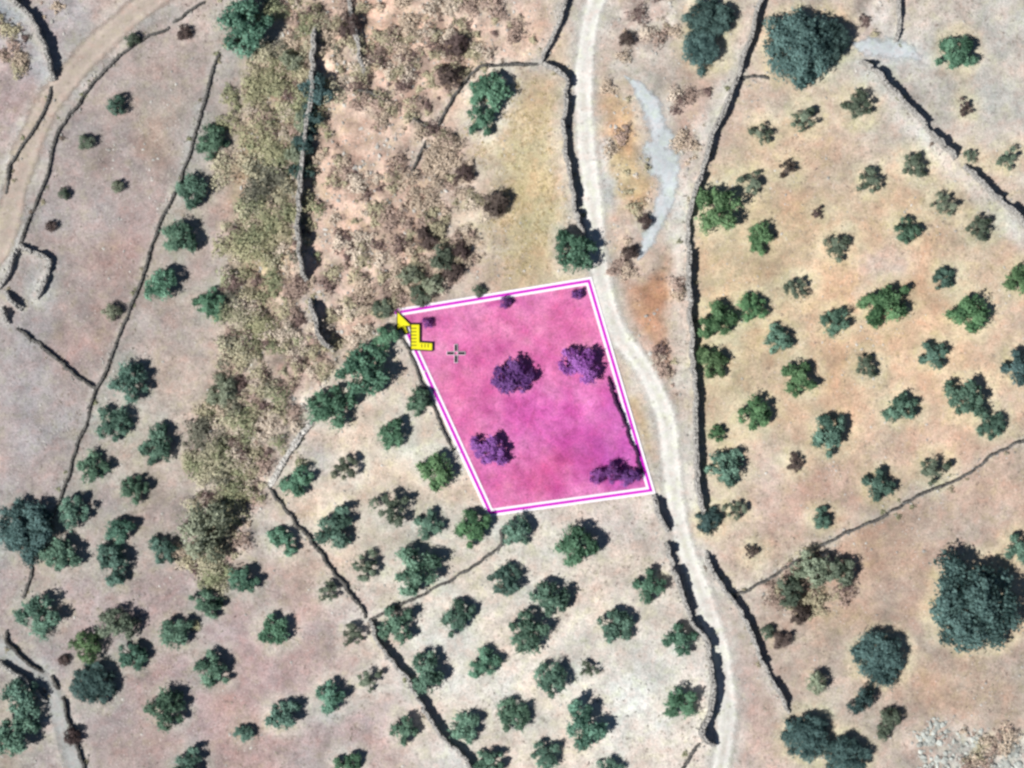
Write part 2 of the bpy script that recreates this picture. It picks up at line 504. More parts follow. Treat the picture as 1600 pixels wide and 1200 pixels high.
# ground colour patches: (px, py, rx, ry, angle, colour in the photograph, strength)
BLOBS = [
 (150, 300, 420, 500, 0, (172, 161, 158), .92), (100, 1000, 380, 420, 0, (172, 163, 162), .92),  # left side: the screen's vignette darkening is put into the soil colour
 (430, 1080, 240, 200, 20, (184, 163, 162), .9), (900, 1050, 330, 260, 0, (232, 229, 222), .95),
 (620, 760, 200, 180, 0, (212, 202, 188), .85), (1340, 480, 330, 380, 0, (211, 190, 168), .92),
 (1450, 980, 300, 230, 0, (170, 157, 148), .9), (1520, 120, 200, 150, 0, (202, 201, 196), .92), (1430, 780, 220, 110, -25, (186, 170, 160), .6),
 (640, 60, 240, 160, 0, (214, 192, 176), .75), (560, 330, 180, 260, 0, (208, 184, 168), .85), (425, 230, 60, 230, 8, (182, 170, 146), .8),
 (400, 380, 60, 90, 0, (162, 160, 132), .5), (430, 560, 120, 100, 0, (200, 184, 172), .6), (360, 700, 70, 170, 8, (192, 180, 168), .8),
 (830, 300, 80, 200, -5, (207, 194, 162), .95), (790, 60, 90, 60, 0, (212, 194, 182), .6), (875, 200, 40, 120, 0, (210, 196, 166), .5),
 (985, 210, 45, 90, 0, (194, 168, 135), .8), (1005, 290, 30, 50, 30, (187, 155, 125), .8), (965, 160, 30, 40, 0, (192, 169, 143), .6), (970, 265, 40, 30, 0, (204, 191, 156), .6),
 (1085, 200, 50, 110, 15, (199, 182, 173), .7), (1020, 430, 45, 70, 0, (176, 145, 121), .85), (1005, 490, 50, 60, 20, (179, 147, 126), .9),
 (1040, 575, 30, 60, -15, (179, 144, 125), .85), (1060, 640, 18, 60, -8, (197, 180, 169), .7), (1018, 700, 22, 50, -10, (193, 168, 141), .8), (1000, 640, 14, 40, -20, (196, 175, 147), .7),
 (1060, 420, 18, 120, 0, (212, 206, 199), .7), (1072, 720, 14, 110, -3, (207, 198, 192), .7), (1100, 900, 20, 60, -20, (201, 192, 188), .6),
 (1175, 1100, 42, 130, -14, (197, 182, 177), .8), (1240, 330, 130, 60, 0, (204, 192, 169), .6), (1180, 440, 90, 90, 0, (204, 192, 168), .6),
 (1290, 300, 60, 34, 10, (199, 173, 155), .5), (1380, 415, 40, 26, -30, (211, 202, 196), .7), (1240, 770, 110, 60, 0, (199, 180, 172), .6),
 (1330, 850, 130, 60, -20, (188, 170, 155), .6), (1300, 960, 90, 50, -20, (193, 171, 149), .5), (1500, 1080, 130, 50, 10, (181, 163, 147), .6),
 (200, 390, 40, 70, 15, (175, 153, 149), .6), (130, 550, 60, 50, 10, (176, 158, 156), .55), (245, 230, 40, 50, 20, (181, 162, 158), .45), (15, 150, 50, 80, 0, (171, 151, 150), .55),
 (250, 200, 50, 70, 0, (190, 181, 164), .4), (30, 60, 60, 50, 0, (171, 170, 177), .6), (90, 20, 60, 40, 0, (175, 174, 178), .6), (590, 1150, 60, 60, 0, (185, 160, 160), .5),
 (60, 440, 40, 40, 0, (187, 190, 189), .8), (30, 640, 70, 120, 0, (170, 166, 169), .5), (1365, 40, 50, 40, 0, (197, 200, 200), .6), (1560, 1180, 140, 50, 0, (196, 197, 192), .7),
 (480, 700, 26, 30, 30, (187, 187, 188), .7), (950, 810, 90, 40, 0, (213, 208, 204), .7), (1240, 1000, 50, 60, 0, (194, 184, 175), .6), (1320, 1100, 90, 60, 0, (191, 182, 172), .7),
 (1120, 340, 50, 130, 0, (204, 195, 170), .4), (1130, 560, 60, 120, 0, (202, 193, 166), .55), (1390, 130, 60, 40, 30, (211, 206, 200), .7), (250, 640, 90, 120, 0, (194, 182, 170), .6),
]

# trees and bushes: px, py, crown width in px, kind, label     (kind -> leaves)
GROUPS = {
 'L': 'olive trees in the left field', 'M': 'olive trees in the middle lower grove', 'B': 'olive trees in the bottom left field',
 'R': 'olive trees in the right grove', 'P': 'purple tinted trees in the pink parcel', 'X': 'big trees at the field edges', 'S': 'bushes', 'U': 'small bushes in the upper left field',
}
TREES = [
 # left field, along the long wall
 (384, 38, 86, 'bright', 'X', 'big round green tree at the top edge, above the long left wall'),
 (331, 219, 54, 'olive', 'L', 'topmost of the olives just right of the long left wall'),
 (299, 298, 54, 'olive', 'L', 'second olive from the top just right of the long left wall'),
 (280, 371, 58, 'olive', 'L', 'third olive from the top just right of the long left wall'),
 (252, 446, 56, 'bright', 'L', 'fourth olive from the top just right of the long left wall'),
 (326, 475, 50, 'bright', 'L', 'lone olive right of the fourth one by the left wall, near the scrub'),
 (203, 596, 60, 'olive', 'L', 'olive where the slanting wall meets the long left wall'),
 (177, 661, 56, 'olive', 'L', 'olive left of the wide olive, second below the wall junction'),
 (244, 694, 60, 'olive', 'L', 'wide olive nearest the pale scrub band in the left field'),
 (145, 732, 50, 'olive', 'L', 'olive touching the lower long left wall, third below the junction'),
 (209, 764, 44, 'olive', 'L', 'small lopsided olive below the wide olive of the left field'),
 (117, 801, 56, 'olive', 'L', 'olive at the foot of the long left wall, right of the big dark tree'),
 (186, 829, 46, 'bright', 'L', 'small olive straight below the lopsided one in the left field'),
 (253, 859, 46, 'olive', 'L', 'small olive just left of the big pale bush'),
 (94, 866, 64, 'olive', 'L', 'wide olive overlapping the lower right of the big dark tree'),
 (178, 885, 60, 'olive', 'L', 'large olive between the wide olive and the small olive by the pale bush'),
 (38, 828, 94, 'dark', 'X', 'big dark tree at the left edge where the long wall ends'),
 (59, 960, 68, 'olive', 'B', 'large olive above the start of the bottom left path'),
 (322, 943, 48, 'olive', 'B', 'olive below the pale scrub band, left one of a pair'),
 (379, 906, 48, 'bright', 'B', 'olive below the pale scrub band, right one of a pair'),
 (275, 990, 54, 'olive', 'B', 'olive just right of the grey green bush clump'),
 (205, 1025, 48, 'bright', 'B', 'green olive tucked under the grey green bush clump'),
 (144, 1070, 70, 'dark', 'B', 'dark wide olive below the grey green bush clump'),
 (332, 1047, 56, 'olive', 'B', 'olive between the round bottom left olive and the lone middle one'),
 (260, 1107, 62, 'olive', 'B', 'round olive, largest near the bottom left edge'),
 (428, 985, 52, 'bright', 'B', 'lone olive in the pinkish field left of the slanting wall'),
 (441, 1119, 54, 'olive', 'B', 'left one of three olives rising toward the slanting wall'),
 (517, 1090, 52, 'bright', 'B', 'middle one of three olives rising toward the slanting wall'),
 (577, 1063, 44, 'thin', 'B', 'right one of three olives, closest to the slanting wall'),
 (633, 1141, 46, 'olive', 'B', 'flat olive just left of the dark lower slanting wall'),
 (382, 1146, 32, 'olive', 'B', 'smallest olive of the bottom left field'),
 (296, 1192, 50, 'olive', 'B', 'olive cut by the bottom edge below the round one'),
 (541, 1194, 40, 'bright', 'B', 'olive cut by the bottom edge, left of the slanting wall'),
 (514, 924, 38, 'thin', 'B', 'small greyish olive left of the slanting wall near its middle'),
 (551, 994, 40, 'thin', 'B', 'greyish olive tucked left of the slanting wall where it thickens'),
 # middle lower grove
 (463, 755, 54, 'bright', 'M', 'olive right beside the corner of the pale broad wall'),
 (445, 847, 46, 'bright', 'M', 'olive just left of the thin upper slanting wall'),
 (525, 823, 64, 'olive', 'M', 'olive right of the thin slanting wall, with a ragged shadow'),
 (540, 731, 46, 'thin', 'M', 'small olive between the corner olive and the parcel\'s left side'),
 (612, 679, 48, 'bright', 'M', 'olive below the gap between the green clump and the parcel'),
 (655, 626, 44, 'olive', 'M', 'olive pressed against the left border of the pink parcel'),
 (681, 734, 60, 'lime', 'M', 'large green olive beside the lower left border of the parcel'),
 (610, 794, 64, 'thin', 'M', 'large greyish olive below the small olives left of the parcel'),
 (668, 820, 48, 'olive', 'M', 'olive between the large greyish one and the parcel\'s lowest corner'),
 (739, 826, 58, 'lime', 'M', 'olive under the lowest corner of the pink parcel, left of the curved wall'),
 (809, 829, 50, 'olive', 'M', 'olive under the bottom border of the pink parcel, right of the curved wall'),
 (571, 886, 50, 'thin', 'M', 'olive left of the biggest olive in the walled triangle'),
 (648, 894, 76, 'olive', 'M', 'biggest olive of the middle grove, above the thin curved wall'),
 (618, 975, 62, 'olive', 'M', 'olive at the inner corner of the slanting and curved walls'),
 (715, 966, 54, 'olive', 'M', 'olive below the thin curved wall, second from the slanting wall'),
 (788, 908, 52, 'olive', 'M', 'olive right of the thin curved wall\'s bend'),
 (862, 935, 60, 'olive', 'M', 'olive between the curved wall\'s bend and the road, third of its row'),
 (900, 853, 68, 'bright', 'M', 'large olive below the bottom border of the parcel, near the road'),
 (1013, 916, 54, 'bright', 'M', 'topmost olive beside the thick dark roadside wall'),
 (825, 990, 64, 'olive', 'M', 'broad olive in the centre of the pale lower field'),
 (960, 978, 58, 'olive', 'M', 'olive between the broad central one and the roadside wall'),
 (1062, 998, 54, 'bright', 'M', 'olive touching the bulge of the thick roadside wall'),
 (755, 1038, 50, 'bright', 'M', 'olive in the pale field left and below the broad central one'),
 (668, 1053, 64, 'olive', 'M', 'ragged olive just right of the dark slanting wall'),
 (863, 1062, 54, 'olive', 'M', 'olive with a small sapling at its right side'),
 (920, 1046, 32, 'thin', 'M', 'small pale sapling in the pale lower field'),
 (725, 1138, 52, 'olive', 'M', 'olive close to the slanting wall near the bottom edge'),
 (803, 1120, 54, 'olive', 'M', 'olive left of the large green one near the bottom edge'),
 (912, 1130, 70, 'bright', 'M', 'large green olive, biggest near the bottom edge of the pale field'),
 (1062, 1098, 54, 'bright', 'M', 'squarish olive lowest beside the thick roadside wall'),
 (853, 1181, 46, 'olive', 'M', 'flat olive at the bottom edge below the large green one'),
 (765, 1192, 50, 'olive', 'M', 'olive cut by the bottom edge beside the slanting wall\'s end'),
 (950, 1204, 40, 'olive', 'M', 'olive barely showing at the bottom edge of the pale field'),
 # green clump left of the parcel
 (567, 583, 82, 'bright', 'X', 'largest tree of the green clump left of the pink parcel'),
 (516, 636, 70, 'bright', 'X', 'lower left tree of the green clump, at the end of the pale wall'),
 (602, 527, 44, 'bright', 'X', 'small round tree between the green clump and the yellow pointer'),
 # upper middle
 (766, 142, 66, 'bright', 'X', 'upper one of two touching green trees in the yellow field'),
 (752, 190, 50, 'bright', 'X', 'lower one of two touching green trees in the yellow field'),
 (898, 393, 72, 'bright', 'X', 'round green tree at the foot of the yellow field by the road'),
 (1108, 30, 74, 'dark', 'X', 'upper dark tree left of the long right wall at the top edge'),
 (1095, 76, 66, 'dark', 'X', 'ragged dark tree just below another, left of the long right wall'),
 (1248, 72, 118, 'dark', 'X', 'huge round dark tree at the top of the right grove'),
 (1292, 62, 74, 'dark', 'X', 'smaller dark tree hugging the right side of the huge round tree'),
 (1494, 84, 62, 'bright', 'X', 'lone green tree in the top right field'),
 # right grove, row by row
 (1340, 166, 56, 'thin', 'R', 'olive nearest the slanting top right wall, below its upper end'),
 (1256, 187, 50, 'thin', 'R', 'olive straight below the huge round dark tree'),
 (1190, 209, 44, 'thin', 'R', 'olive at the left end of the grove\'s top row'),
 (1230, 263, 36, 'brown', 'R', 'thin brownish olive below the left part of the grove\'s top row'),
 (1174, 284, 46, 'thin', 'R', 'olive just upper right of the big olive on the long right wall'),
 (1122, 325, 74, 'lime', 'R', 'biggest olive against the long dark right wall'),
 (1358, 285, 46, 'thin', 'R', 'olive in the upper middle of the right grove, left of its slanting wall pair'),
 (1427, 257, 50, 'thin', 'R', 'olive just left of the break in the slanting top right wall'),
 (1475, 318, 44, 'thin', 'R', 'faint olive below the break in the slanting top right wall'),
 (1530, 354, 50, 'thin', 'R', 'olive beside the lower end of the slanting top right wall'),
 (1516, 243, 26, 'thin', 'R', 'little bush right of the break in the slanting wall'),
 (1574, 248, 38, 'thin', 'R', 'pale sparse bush near the right edge above the slanting wall'),
 (1508, 168, 30, 'brown', 'R', 'small sparse bush below the lone green tree, top right field'),
 (1278, 333, 24, 'brown', 'R', 'tiny reddish bush in the upper right grove'),
 (1187, 371, 48, 'lime', 'R', 'olive below and right of the biggest wall side olive'),
 (1308, 388, 50, 'thin', 'R', 'dark spiky olive below the tiny reddish bush'),
 (1418, 358, 46, 'olive', 'R', 'small dense olive right of the dark spiky one'),
 (1474, 437, 38, 'olive', 'R', 'small olive above the gap between the two widest olives'),
 (1594, 436, 50, 'lime', 'R', 'green olive cut by the right edge below the slanting wall'),
 (1243, 450, 42, 'thin', 'R', 'olive upper right of the touching pair by the wall'),
 (1384, 475, 74, 'lime', 'R', 'widest green olive in the centre of the right grove'),
 (1175, 480, 46, 'lime', 'R', 'right one of the touching pair by the long right wall'),
 (1118, 503, 60, 'lime', 'R', 'left one of the touching pair by the long right wall'),
 (1305, 501, 46, 'olive', 'R', 'grey olive left of the widest green olive'),
 (1514, 489, 64, 'lime', 'R', 'large teal olive right of the widest green olive'),
 (1217, 531, 44, 'olive', 'R', 'grey spiky olive below the touching pair, one step right'),
 (1457, 556, 48, 'olive', 'R', 'compact olive below the gap of the two widest olives'),
 (1112, 566, 52, 'lime', 'R', 'bright green olive alone against the wall below the touching pair'),
 (1248, 590, 58, 'lime', 'R', 'green olive below the grey spiky one'),
 (1352, 571, 44, 'thin', 'R', 'greyish olive below the left end of the widest green olive'),
 (1590, 575, 56, 'dark', 'R', 'dark olive cut by the right edge at mid height'),
 (1511, 622, 68, 'olive', 'R', 'large olive lower right, above the thin lower wall\'s right end'),
 (1407, 639, 52, 'olive', 'R', 'pointed olive left of the large lower right one'),
 (1549, 664, 46, 'olive', 'R', 'olive nearest the right end of the thin lower wall'),
 (1177, 646, 58, 'lime', 'R', 'green olive right of the wall, level with the parcel\'s lower half'),
 (1120, 679, 30, 'lime', 'R', 'tiny bright sapling against the long right wall'),
 (1296, 680, 60, 'olive', 'R', 'oblong dark olive in the lower middle of the right grove'),
 (1243, 725, 34, 'brown', 'R', 'small reddish sapling below the oblong dark olive'),
 (1135, 732, 58, 'olive', 'R', 'olive by the wall just below the tiny bright sapling'),
 (1460, 735, 54, 'thin', 'R', 'olive touching the thin lower wall, second from its right end'),
 (1371, 758, 52, 'olive', 'R', 'spiky olive above the middle of the thin lower wall'),
 (1150, 797, 38, 'thin', 'R', 'right one of two small olives at the lower end of the long wall'),
 (1107, 815, 44, 'dark', 'R', 'left dark one of two small olives at the lower end of the long wall'),
 (1283, 808, 34, 'olive', 'R', 'small double crowned olive near the lower end of the grove'),
 (1173, 862, 26, 'brown', 'R', 'tiny brown bush near the lower left end of the grove'),
 # lower right
 (1522, 946, 150, 'dark', 'X', 'enormous dark tree at the right edge, largest crown of all'),
 (1374, 1028, 84, 'dark', 'X', 'oval dark tree below and left of the enormous tree'),
 (1592, 856, 50, 'olive', 'X', 'tree cut by the right edge above the enormous tree'),
 (1260, 1152, 76, 'dark', 'X', 'left dark tree of a pair at the bottom edge, right of the road'),
 (1322, 1182, 70, 'dark', 'X', 'right dark tree of a pair at the bottom edge, right of the road'),
 (33, 1092, 66, 'olive', 'X', 'grey green tree left of the bottom left path'),
 (18, 1152, 74, 'olive', 'X', 'dense tree in the bottom left corner'),
 # inside the parcel
 (800, 588, 66, 'purple', 'P', 'purple tree in the middle of the pink parcel'),
 (908, 569, 66, 'purple', 'P', 'purple tree by the right border of the pink parcel'),
 (766, 704, 58, 'purple', 'P', 'smallest purple tree, in the lower left of the pink parcel'),
]
BUSHES = [
 (325, 828, 92, 'pale', 'S', 'big pale green bush at the lower end of the scrub band'),
 (345, 612, 52, 'pale', 'S', 'pale bush at the top of the lower scrub band'),
 (185, 975, 66, 'thin', 'S', 'grey green bush clump above the green tucked olive'),
 (135, 1012, 52, 'lime', 'S', 'yellowish bush left of the grey green clump'),
 (100, 1032, 22, 'brown', 'S', 'little brown bush left of the yellowish bush'),
 (1268, 888, 62, 'pale', 'S', 'upper pale bush of the thicket below the thin lower wall'),
 (1312, 894, 54, 'thin', 'S', 'right bush of the thicket below the thin lower wall'),
 (1234, 925, 54, 'thin', 'S', 'left olive bush of the thicket below the thin lower wall'),
 (1250, 962, 40, 'brown', 'S', 'lowest brownish bush of the thicket below the thin lower wall'),
 (1345, 1096, 48, 'dark', 'S', 'dark bush straight below the oval dark tree'),
 (1392, 1122, 40, 'thin', 'S', 'sparse bush right of the dark bush near the bottom edge'),
 (1380, 1145, 28, 'thin', 'S', 'small bush above the bottom edge, right of the dark pair'),
 (1275, 1068, 40, 'pale', 'S', 'pale low bush at the end of the lower right wall'),
 (1222, 1000, 34, 'brown', 'S', 'reddish bush right of the lower right wall'),
 (1200, 988, 28, 'thin', 'S', 'greenish bush against the lower right wall'),
 (773, 320, 48, 'brown', 'S', 'dark purplish bush on the left edge of the yellow field'),
 (726, 272, 32, 'brown', 'S', 'small purplish bush up and left of the yellow field bush'),
 (712, 72, 44, 'brown', 'S', 'spiky purplish bush in the upper scrub near the yellow field\'s top'),
 (702, 120, 44, 'brown', 'S', 'purplish bush where the thin field wall turns down'),
 (545, 40, 40, 'brown', 'S', 'purplish bush on the terrace wall at the top edge'),
 (708, 425, 38, 'brown', 'S', 'dark bush at the scrub\'s edge above the parcel\'s top border'),
 (676, 446, 40, 'pale', 'S', 'pale bush just above the parcel\'s top border'),
 (690, 404, 46, 'thin', 'S', 'olive bush left of the dark one at the scrub\'s right edge'),
 (640, 432, 44, 'pale', 'S', 'pale round bush up and left of the parcel\'s left corner'),
 (655, 462, 40, 'thin', 'S', 'olive bush nearest the parcel\'s left corner, above its border'),
 (722, 392, 36, 'brown', 'S', 'brown bush uppermost of those above the parcel\'s top border'),
 (665, 372, 40, 'brown', 'S', 'brown bush in the scrub straight above the parcel\'s left corner bushes'),
 (596, 482, 38, 'thin', 'S', 'olive bush just left of the yellow arrow, above the small round tree'),
 (748, 455, 24, 'thin', 'S', 'small round bush touching the parcel\'s top border'),
 (496, 140, 58, 'dark', 'S', 'biggest dark bush on the tall terrace wall, near its upper end'),
 (484, 184, 50, 'dark', 'S', 'dark bush on the tall terrace wall, just below the biggest one'),
 (476, 226, 46, 'dark', 'S', 'dark bush on the tall terrace wall, third going down'),
 (471, 268, 42, 'dark', 'S', 'lowest small dark bush on the tall terrace wall'),
 (472, 190, 38, 'pale', 'S', 'pale bush left of the tall terrace wall, upper part'),
 (462, 240, 40, 'pale', 'S', 'pale bush left of the tall terrace wall, middle part'),
 (455, 95, 40, 'pale', 'S', 'pale bush at the upper end of the tall terrace wall'),
 (1008, 346, 26, 'brown', 'S', 'small purplish bush beside the gravel path\'s lower end'),
 (985, 395, 28, 'brown', 'S', 'purplish bush right of the road, level with the round green tree'),
 (979, 62, 26, 'brown', 'S', 'small brown bush right of the road near the top edge'),
 (183, 164, 34, 'olive', 'U', 'greenest small bush in the upper left field'),
 (135, 222, 30, 'thin', 'U', 'small round bush in the upper left field, by the track wall'),
 (101, 303, 24, 'thin', 'U', 'small bush right of the track wall, third from the top'),
 (80, 353, 22, 'brown', 'U', 'dark little bush above the small pen'),
 (184, 291, 24, 'pale', 'U', 'faint pale bush in the upper left field'),
 (175, 487, 32, 'pale', 'U', 'faint pale bush just left of the middle of the long left wall'),
 (287, 52, 26, 'brown', 'U', 'small dark bush by the broken upper track wall'),
 (207, 62, 26, 'thin', 'U', 'bush growing out of the broken track wall'),
 (114, 1150, 34, 'brown', 'S', 'greyish bush growing on the bottom left path wall'),
 (790, 474, 24, 'purple', 'P', 'purple shrub under the middle of the parcel\'s top border'),
 (902, 460, 22, 'purple', 'P', 'purple shrub in the top right corner of the parcel'),
 (668, 505, 20, 'purple', 'P', 'purple shrub near the left end of the parcel\'s top border'),
 (932, 745, 30, 'purple', 'P', 'leftmost low purple scrub along the parcel\'s lower right border'),
 (958, 738, 36, 'purple', 'P', 'middle low purple scrub along the parcel\'s lower right border'),
 (984, 745, 36, 'purple', 'P', 'low purple scrub right in the lower right corner of the parcel'),
]

# ------------------------------------------------------------------ ground
def build_ground():
    far = [-3000, -1600, -900, -500, -300, -200, -140, -105]
    xs = np.array(far + list(np.arange(-84, 84.01, .5)) + [-v for v in far[::-1]])
    ys = np.array(far + [-85] + list(np.arange(-66, 66.01, .5)) + [85] + [-v for v in far[::-1]])
    X, Y = np.meshgrid(xs, ys)
    Z = hgt(X.ravel(), Y.ravel()).reshape(X.shape)
    px, py = p2px(X, Y, Z)
    wx = px + (fbm(X, Y, 6, 41, 4) - .5) * 90
    wy = py + (fbm(X, Y, 6, 51, 4) - .5) * 90
    C = np.zeros(X.shape + (3,)); C[:] = alb((200, 190, 180))
    for (bx, by, rx, ry, ang, col, s) in BLOBS:
        a = math.radians(ang)
        dx = wx - bx; dy = wy - by
        u = (dx * math.cos(a) + dy * math.sin(a)) / rx; v = (-dx * math.sin(a) + dy * math.cos(a)) / ry
        t = (s * np.exp(-(u * u + v * v) ** 1.4))[..., None]
        C = C * (1 - t) + np.array(alb(rich((col[0] + 2, col[1], col[2] - 1), 1.2 if bx < 1070 else 1.32) if bx > 600 else rich(col, 1.15))) * t
    # pale trodden verges along roads and walls
    wob = (fbm(X, Y, 2.5, 61, 3) - .5)
    for nm, mt, pts, hw, lb in PATHS:
        t = (.55 * sstep(hw + 16, hw - 4, line_d(px, py, pts) + wob * 24))[..., None]
        C = C * (1 - t) + np.array(alb((208, 204, 196))) * t
    for pts, hw, col, st in PALE:
        t = (st * sstep(hw + 10, hw * .3, line_d(px, py, pts) + wob * 22))[..., None]
        C = C * (1 - t) + np.array(alb(col)) * t
    for polys, hh, th, lb in WALLS:
        if hh < .7: wd, st = 9, .3
        else: wd, st = 17, .5
        for pl in polys:
            t = (st * sstep(wd, 2, line_d(px + 4, py, pl) + wob * 10))[..., None]
            C = C * (1 - t) + np.array(alb((206, 203, 197))) * t
    # pale sharpening halo round the tree crowns, painted into the soil colour
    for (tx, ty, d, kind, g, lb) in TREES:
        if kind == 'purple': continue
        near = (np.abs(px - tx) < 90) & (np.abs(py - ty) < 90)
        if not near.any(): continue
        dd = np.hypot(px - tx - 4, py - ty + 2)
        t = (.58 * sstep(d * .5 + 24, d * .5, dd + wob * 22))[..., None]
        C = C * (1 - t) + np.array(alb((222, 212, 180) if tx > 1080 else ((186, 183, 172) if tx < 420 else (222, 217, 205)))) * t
    # uneven soil: patches of paler, redder and drier ground at several sizes
    v = (fbm(X, Y, 9, 201, 3) - .5) * .36 + (fbm(X, Y, 2.6, 211, 3, .7) - .5) * .50
    hu = ((fbm(X, Y, 5, 221, 4, .65) - .5) * .42)[..., None]
    C = C * (1 + v[..., None]) * (1 + hu * np.array([.55, -.10, -.45]))
    # strong natural mottling in the scrub
    m = scrub_mask(px, py)[..., None]
    mot = (fbm(X, Y, 1.5, 71, 3) * 1.3 + .48)[..., None]
    C = C * (1 - m + m * mot)
    red = (m[..., 0] * sstep(.56, .72, fbm(X, Y, 4, 81, 3)) * .4)[..., None]
    C = C * (1 - red) + np.array(alb((172, 140, 130))) * red
    ny, nx = X.shape
    verts = np.stack([X.ravel(), Y.ravel(), Z.ravel()], 1)
    idx = np.arange(nx * ny).reshape(ny, nx)
    f = np.stack([idx[:-1, :-1].ravel(), idx[:-1, 1:].ravel(), idx[1:, 1:].ravel(), idx[1:, :-1].ravel()], 1)
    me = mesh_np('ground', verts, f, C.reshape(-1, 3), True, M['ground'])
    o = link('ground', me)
    tag(o, kind='structure')
    return o
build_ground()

# ------------------------------------------------------------------ roads and paths
def ribbon(name, mat, pts, hw, lift, prof=None):
    c = resample(pts, 9)
    d = np.gradient(c, axis=0); d /= np.hypot(d[:, 0], d[:, 1])[:, None] + 1e-9
    nrm = np.stack([-d[:, 1], d[:, 0]], 1)
    us = np.linspace(-1, 1, 9)
    V = []; T = []
    s = np.arange(len(c))
    wl = hw * (1 + .35 * (vnoise(s, s * 0, 6, 91) - .5)); wr = hw * (1 + .35 * (vnoise(s, s * 0 + 9, 6, 92) - .5))
    end = np.minimum(1, np.minimum(s, len(c) - 1 - s) / 5 + .25)
    if prof is not None:
        pf = np.interp(np.linspace(0, 1, len(c)), np.linspace(0, 1, len(prof)), prof); wl = wl * pf; wr = wr * pf
    for u in us:
        ww = np.where(u < 0, wl, wr) * u * end
        q = c + nrm * ww[:, None]
        x, y, z = Wv(q[:, 0], q[:, 1])
        V.append(np.stack([x, y, z + lift], 1))
        T.append(np.stack([np.full(len(c), 1 - abs(u)) * np.minimum(1, end + .2), np.full(len(c), (u + 1) / 2), np.zeros(len(c))], 1))
    V = np.array(V); T = np.array(T)
    n = len(c)
    F = [(i * n + k, i * n + k + 1, (i + 1) * n + k + 1, (i + 1) * n + k) for i in range(len(us) - 1) for k in range(n - 1)]
    V = V.reshape(-1, 3)
    me = mesh_np(name, V, F, T.reshape(-1, 3), True, M[mat])
    if me.polygons[0].normal.z < 0: me.flip_normals()
    return tag(link(name, me), kind='structure')
for i, (nm, mt, pts, hw, lb) in enumerate(PATHS):
    ribbon(nm, mt, pts, hw, .035 + .004 * i, {1: (.3, .6, .8, .95, 1.3, 1.35, .75, .7, .65, .6, .35)}.get(i))

# ------------------------------------------------------------------ stones
CUBE = np.array([(-1, -1, -1), (1, -1, -1), (1, 1, -1), (-1, 1, -1), (-1, -1, 1), (1, -1, 1), (1, 1, 1), (-1, 1, 1)], float)
CF = [(0, 3, 2, 1), (4, 5, 6, 7), (0, 1, 5, 4), (1, 2, 6, 5), (2, 3, 7, 6), (3, 0, 4, 7)]

def stones_mesh(name, centers, sizes, angs, cols, mat, jit=.28):
    n = len(centers)
    j = 1 + (NR.rand(n, 8, 3) - .5) * 2 * jit
    v = CUBE[None] * j * np.asarray(sizes)[:, None, :]
    v[:, 4:, :2] *= .78
    ca = np.cos(angs)[:, None]; sa = np.sin(angs)[:, None]
    x = v[..., 0] * ca - v[..., 1] * sa; y = v[..., 0] * sa + v[..., 1] * ca
    v = np.stack([x, y, v[..., 2]], -1) + np.asarray(centers)[:, None, :]
    F = (np.arange(n)[:, None, None] * 8 + np.array(CF)[None]).reshape(-1, 4)
    return mesh_np(name, v.reshape(-1, 3), F, np.repeat(np.asarray(cols), 8, 0), False, mat)

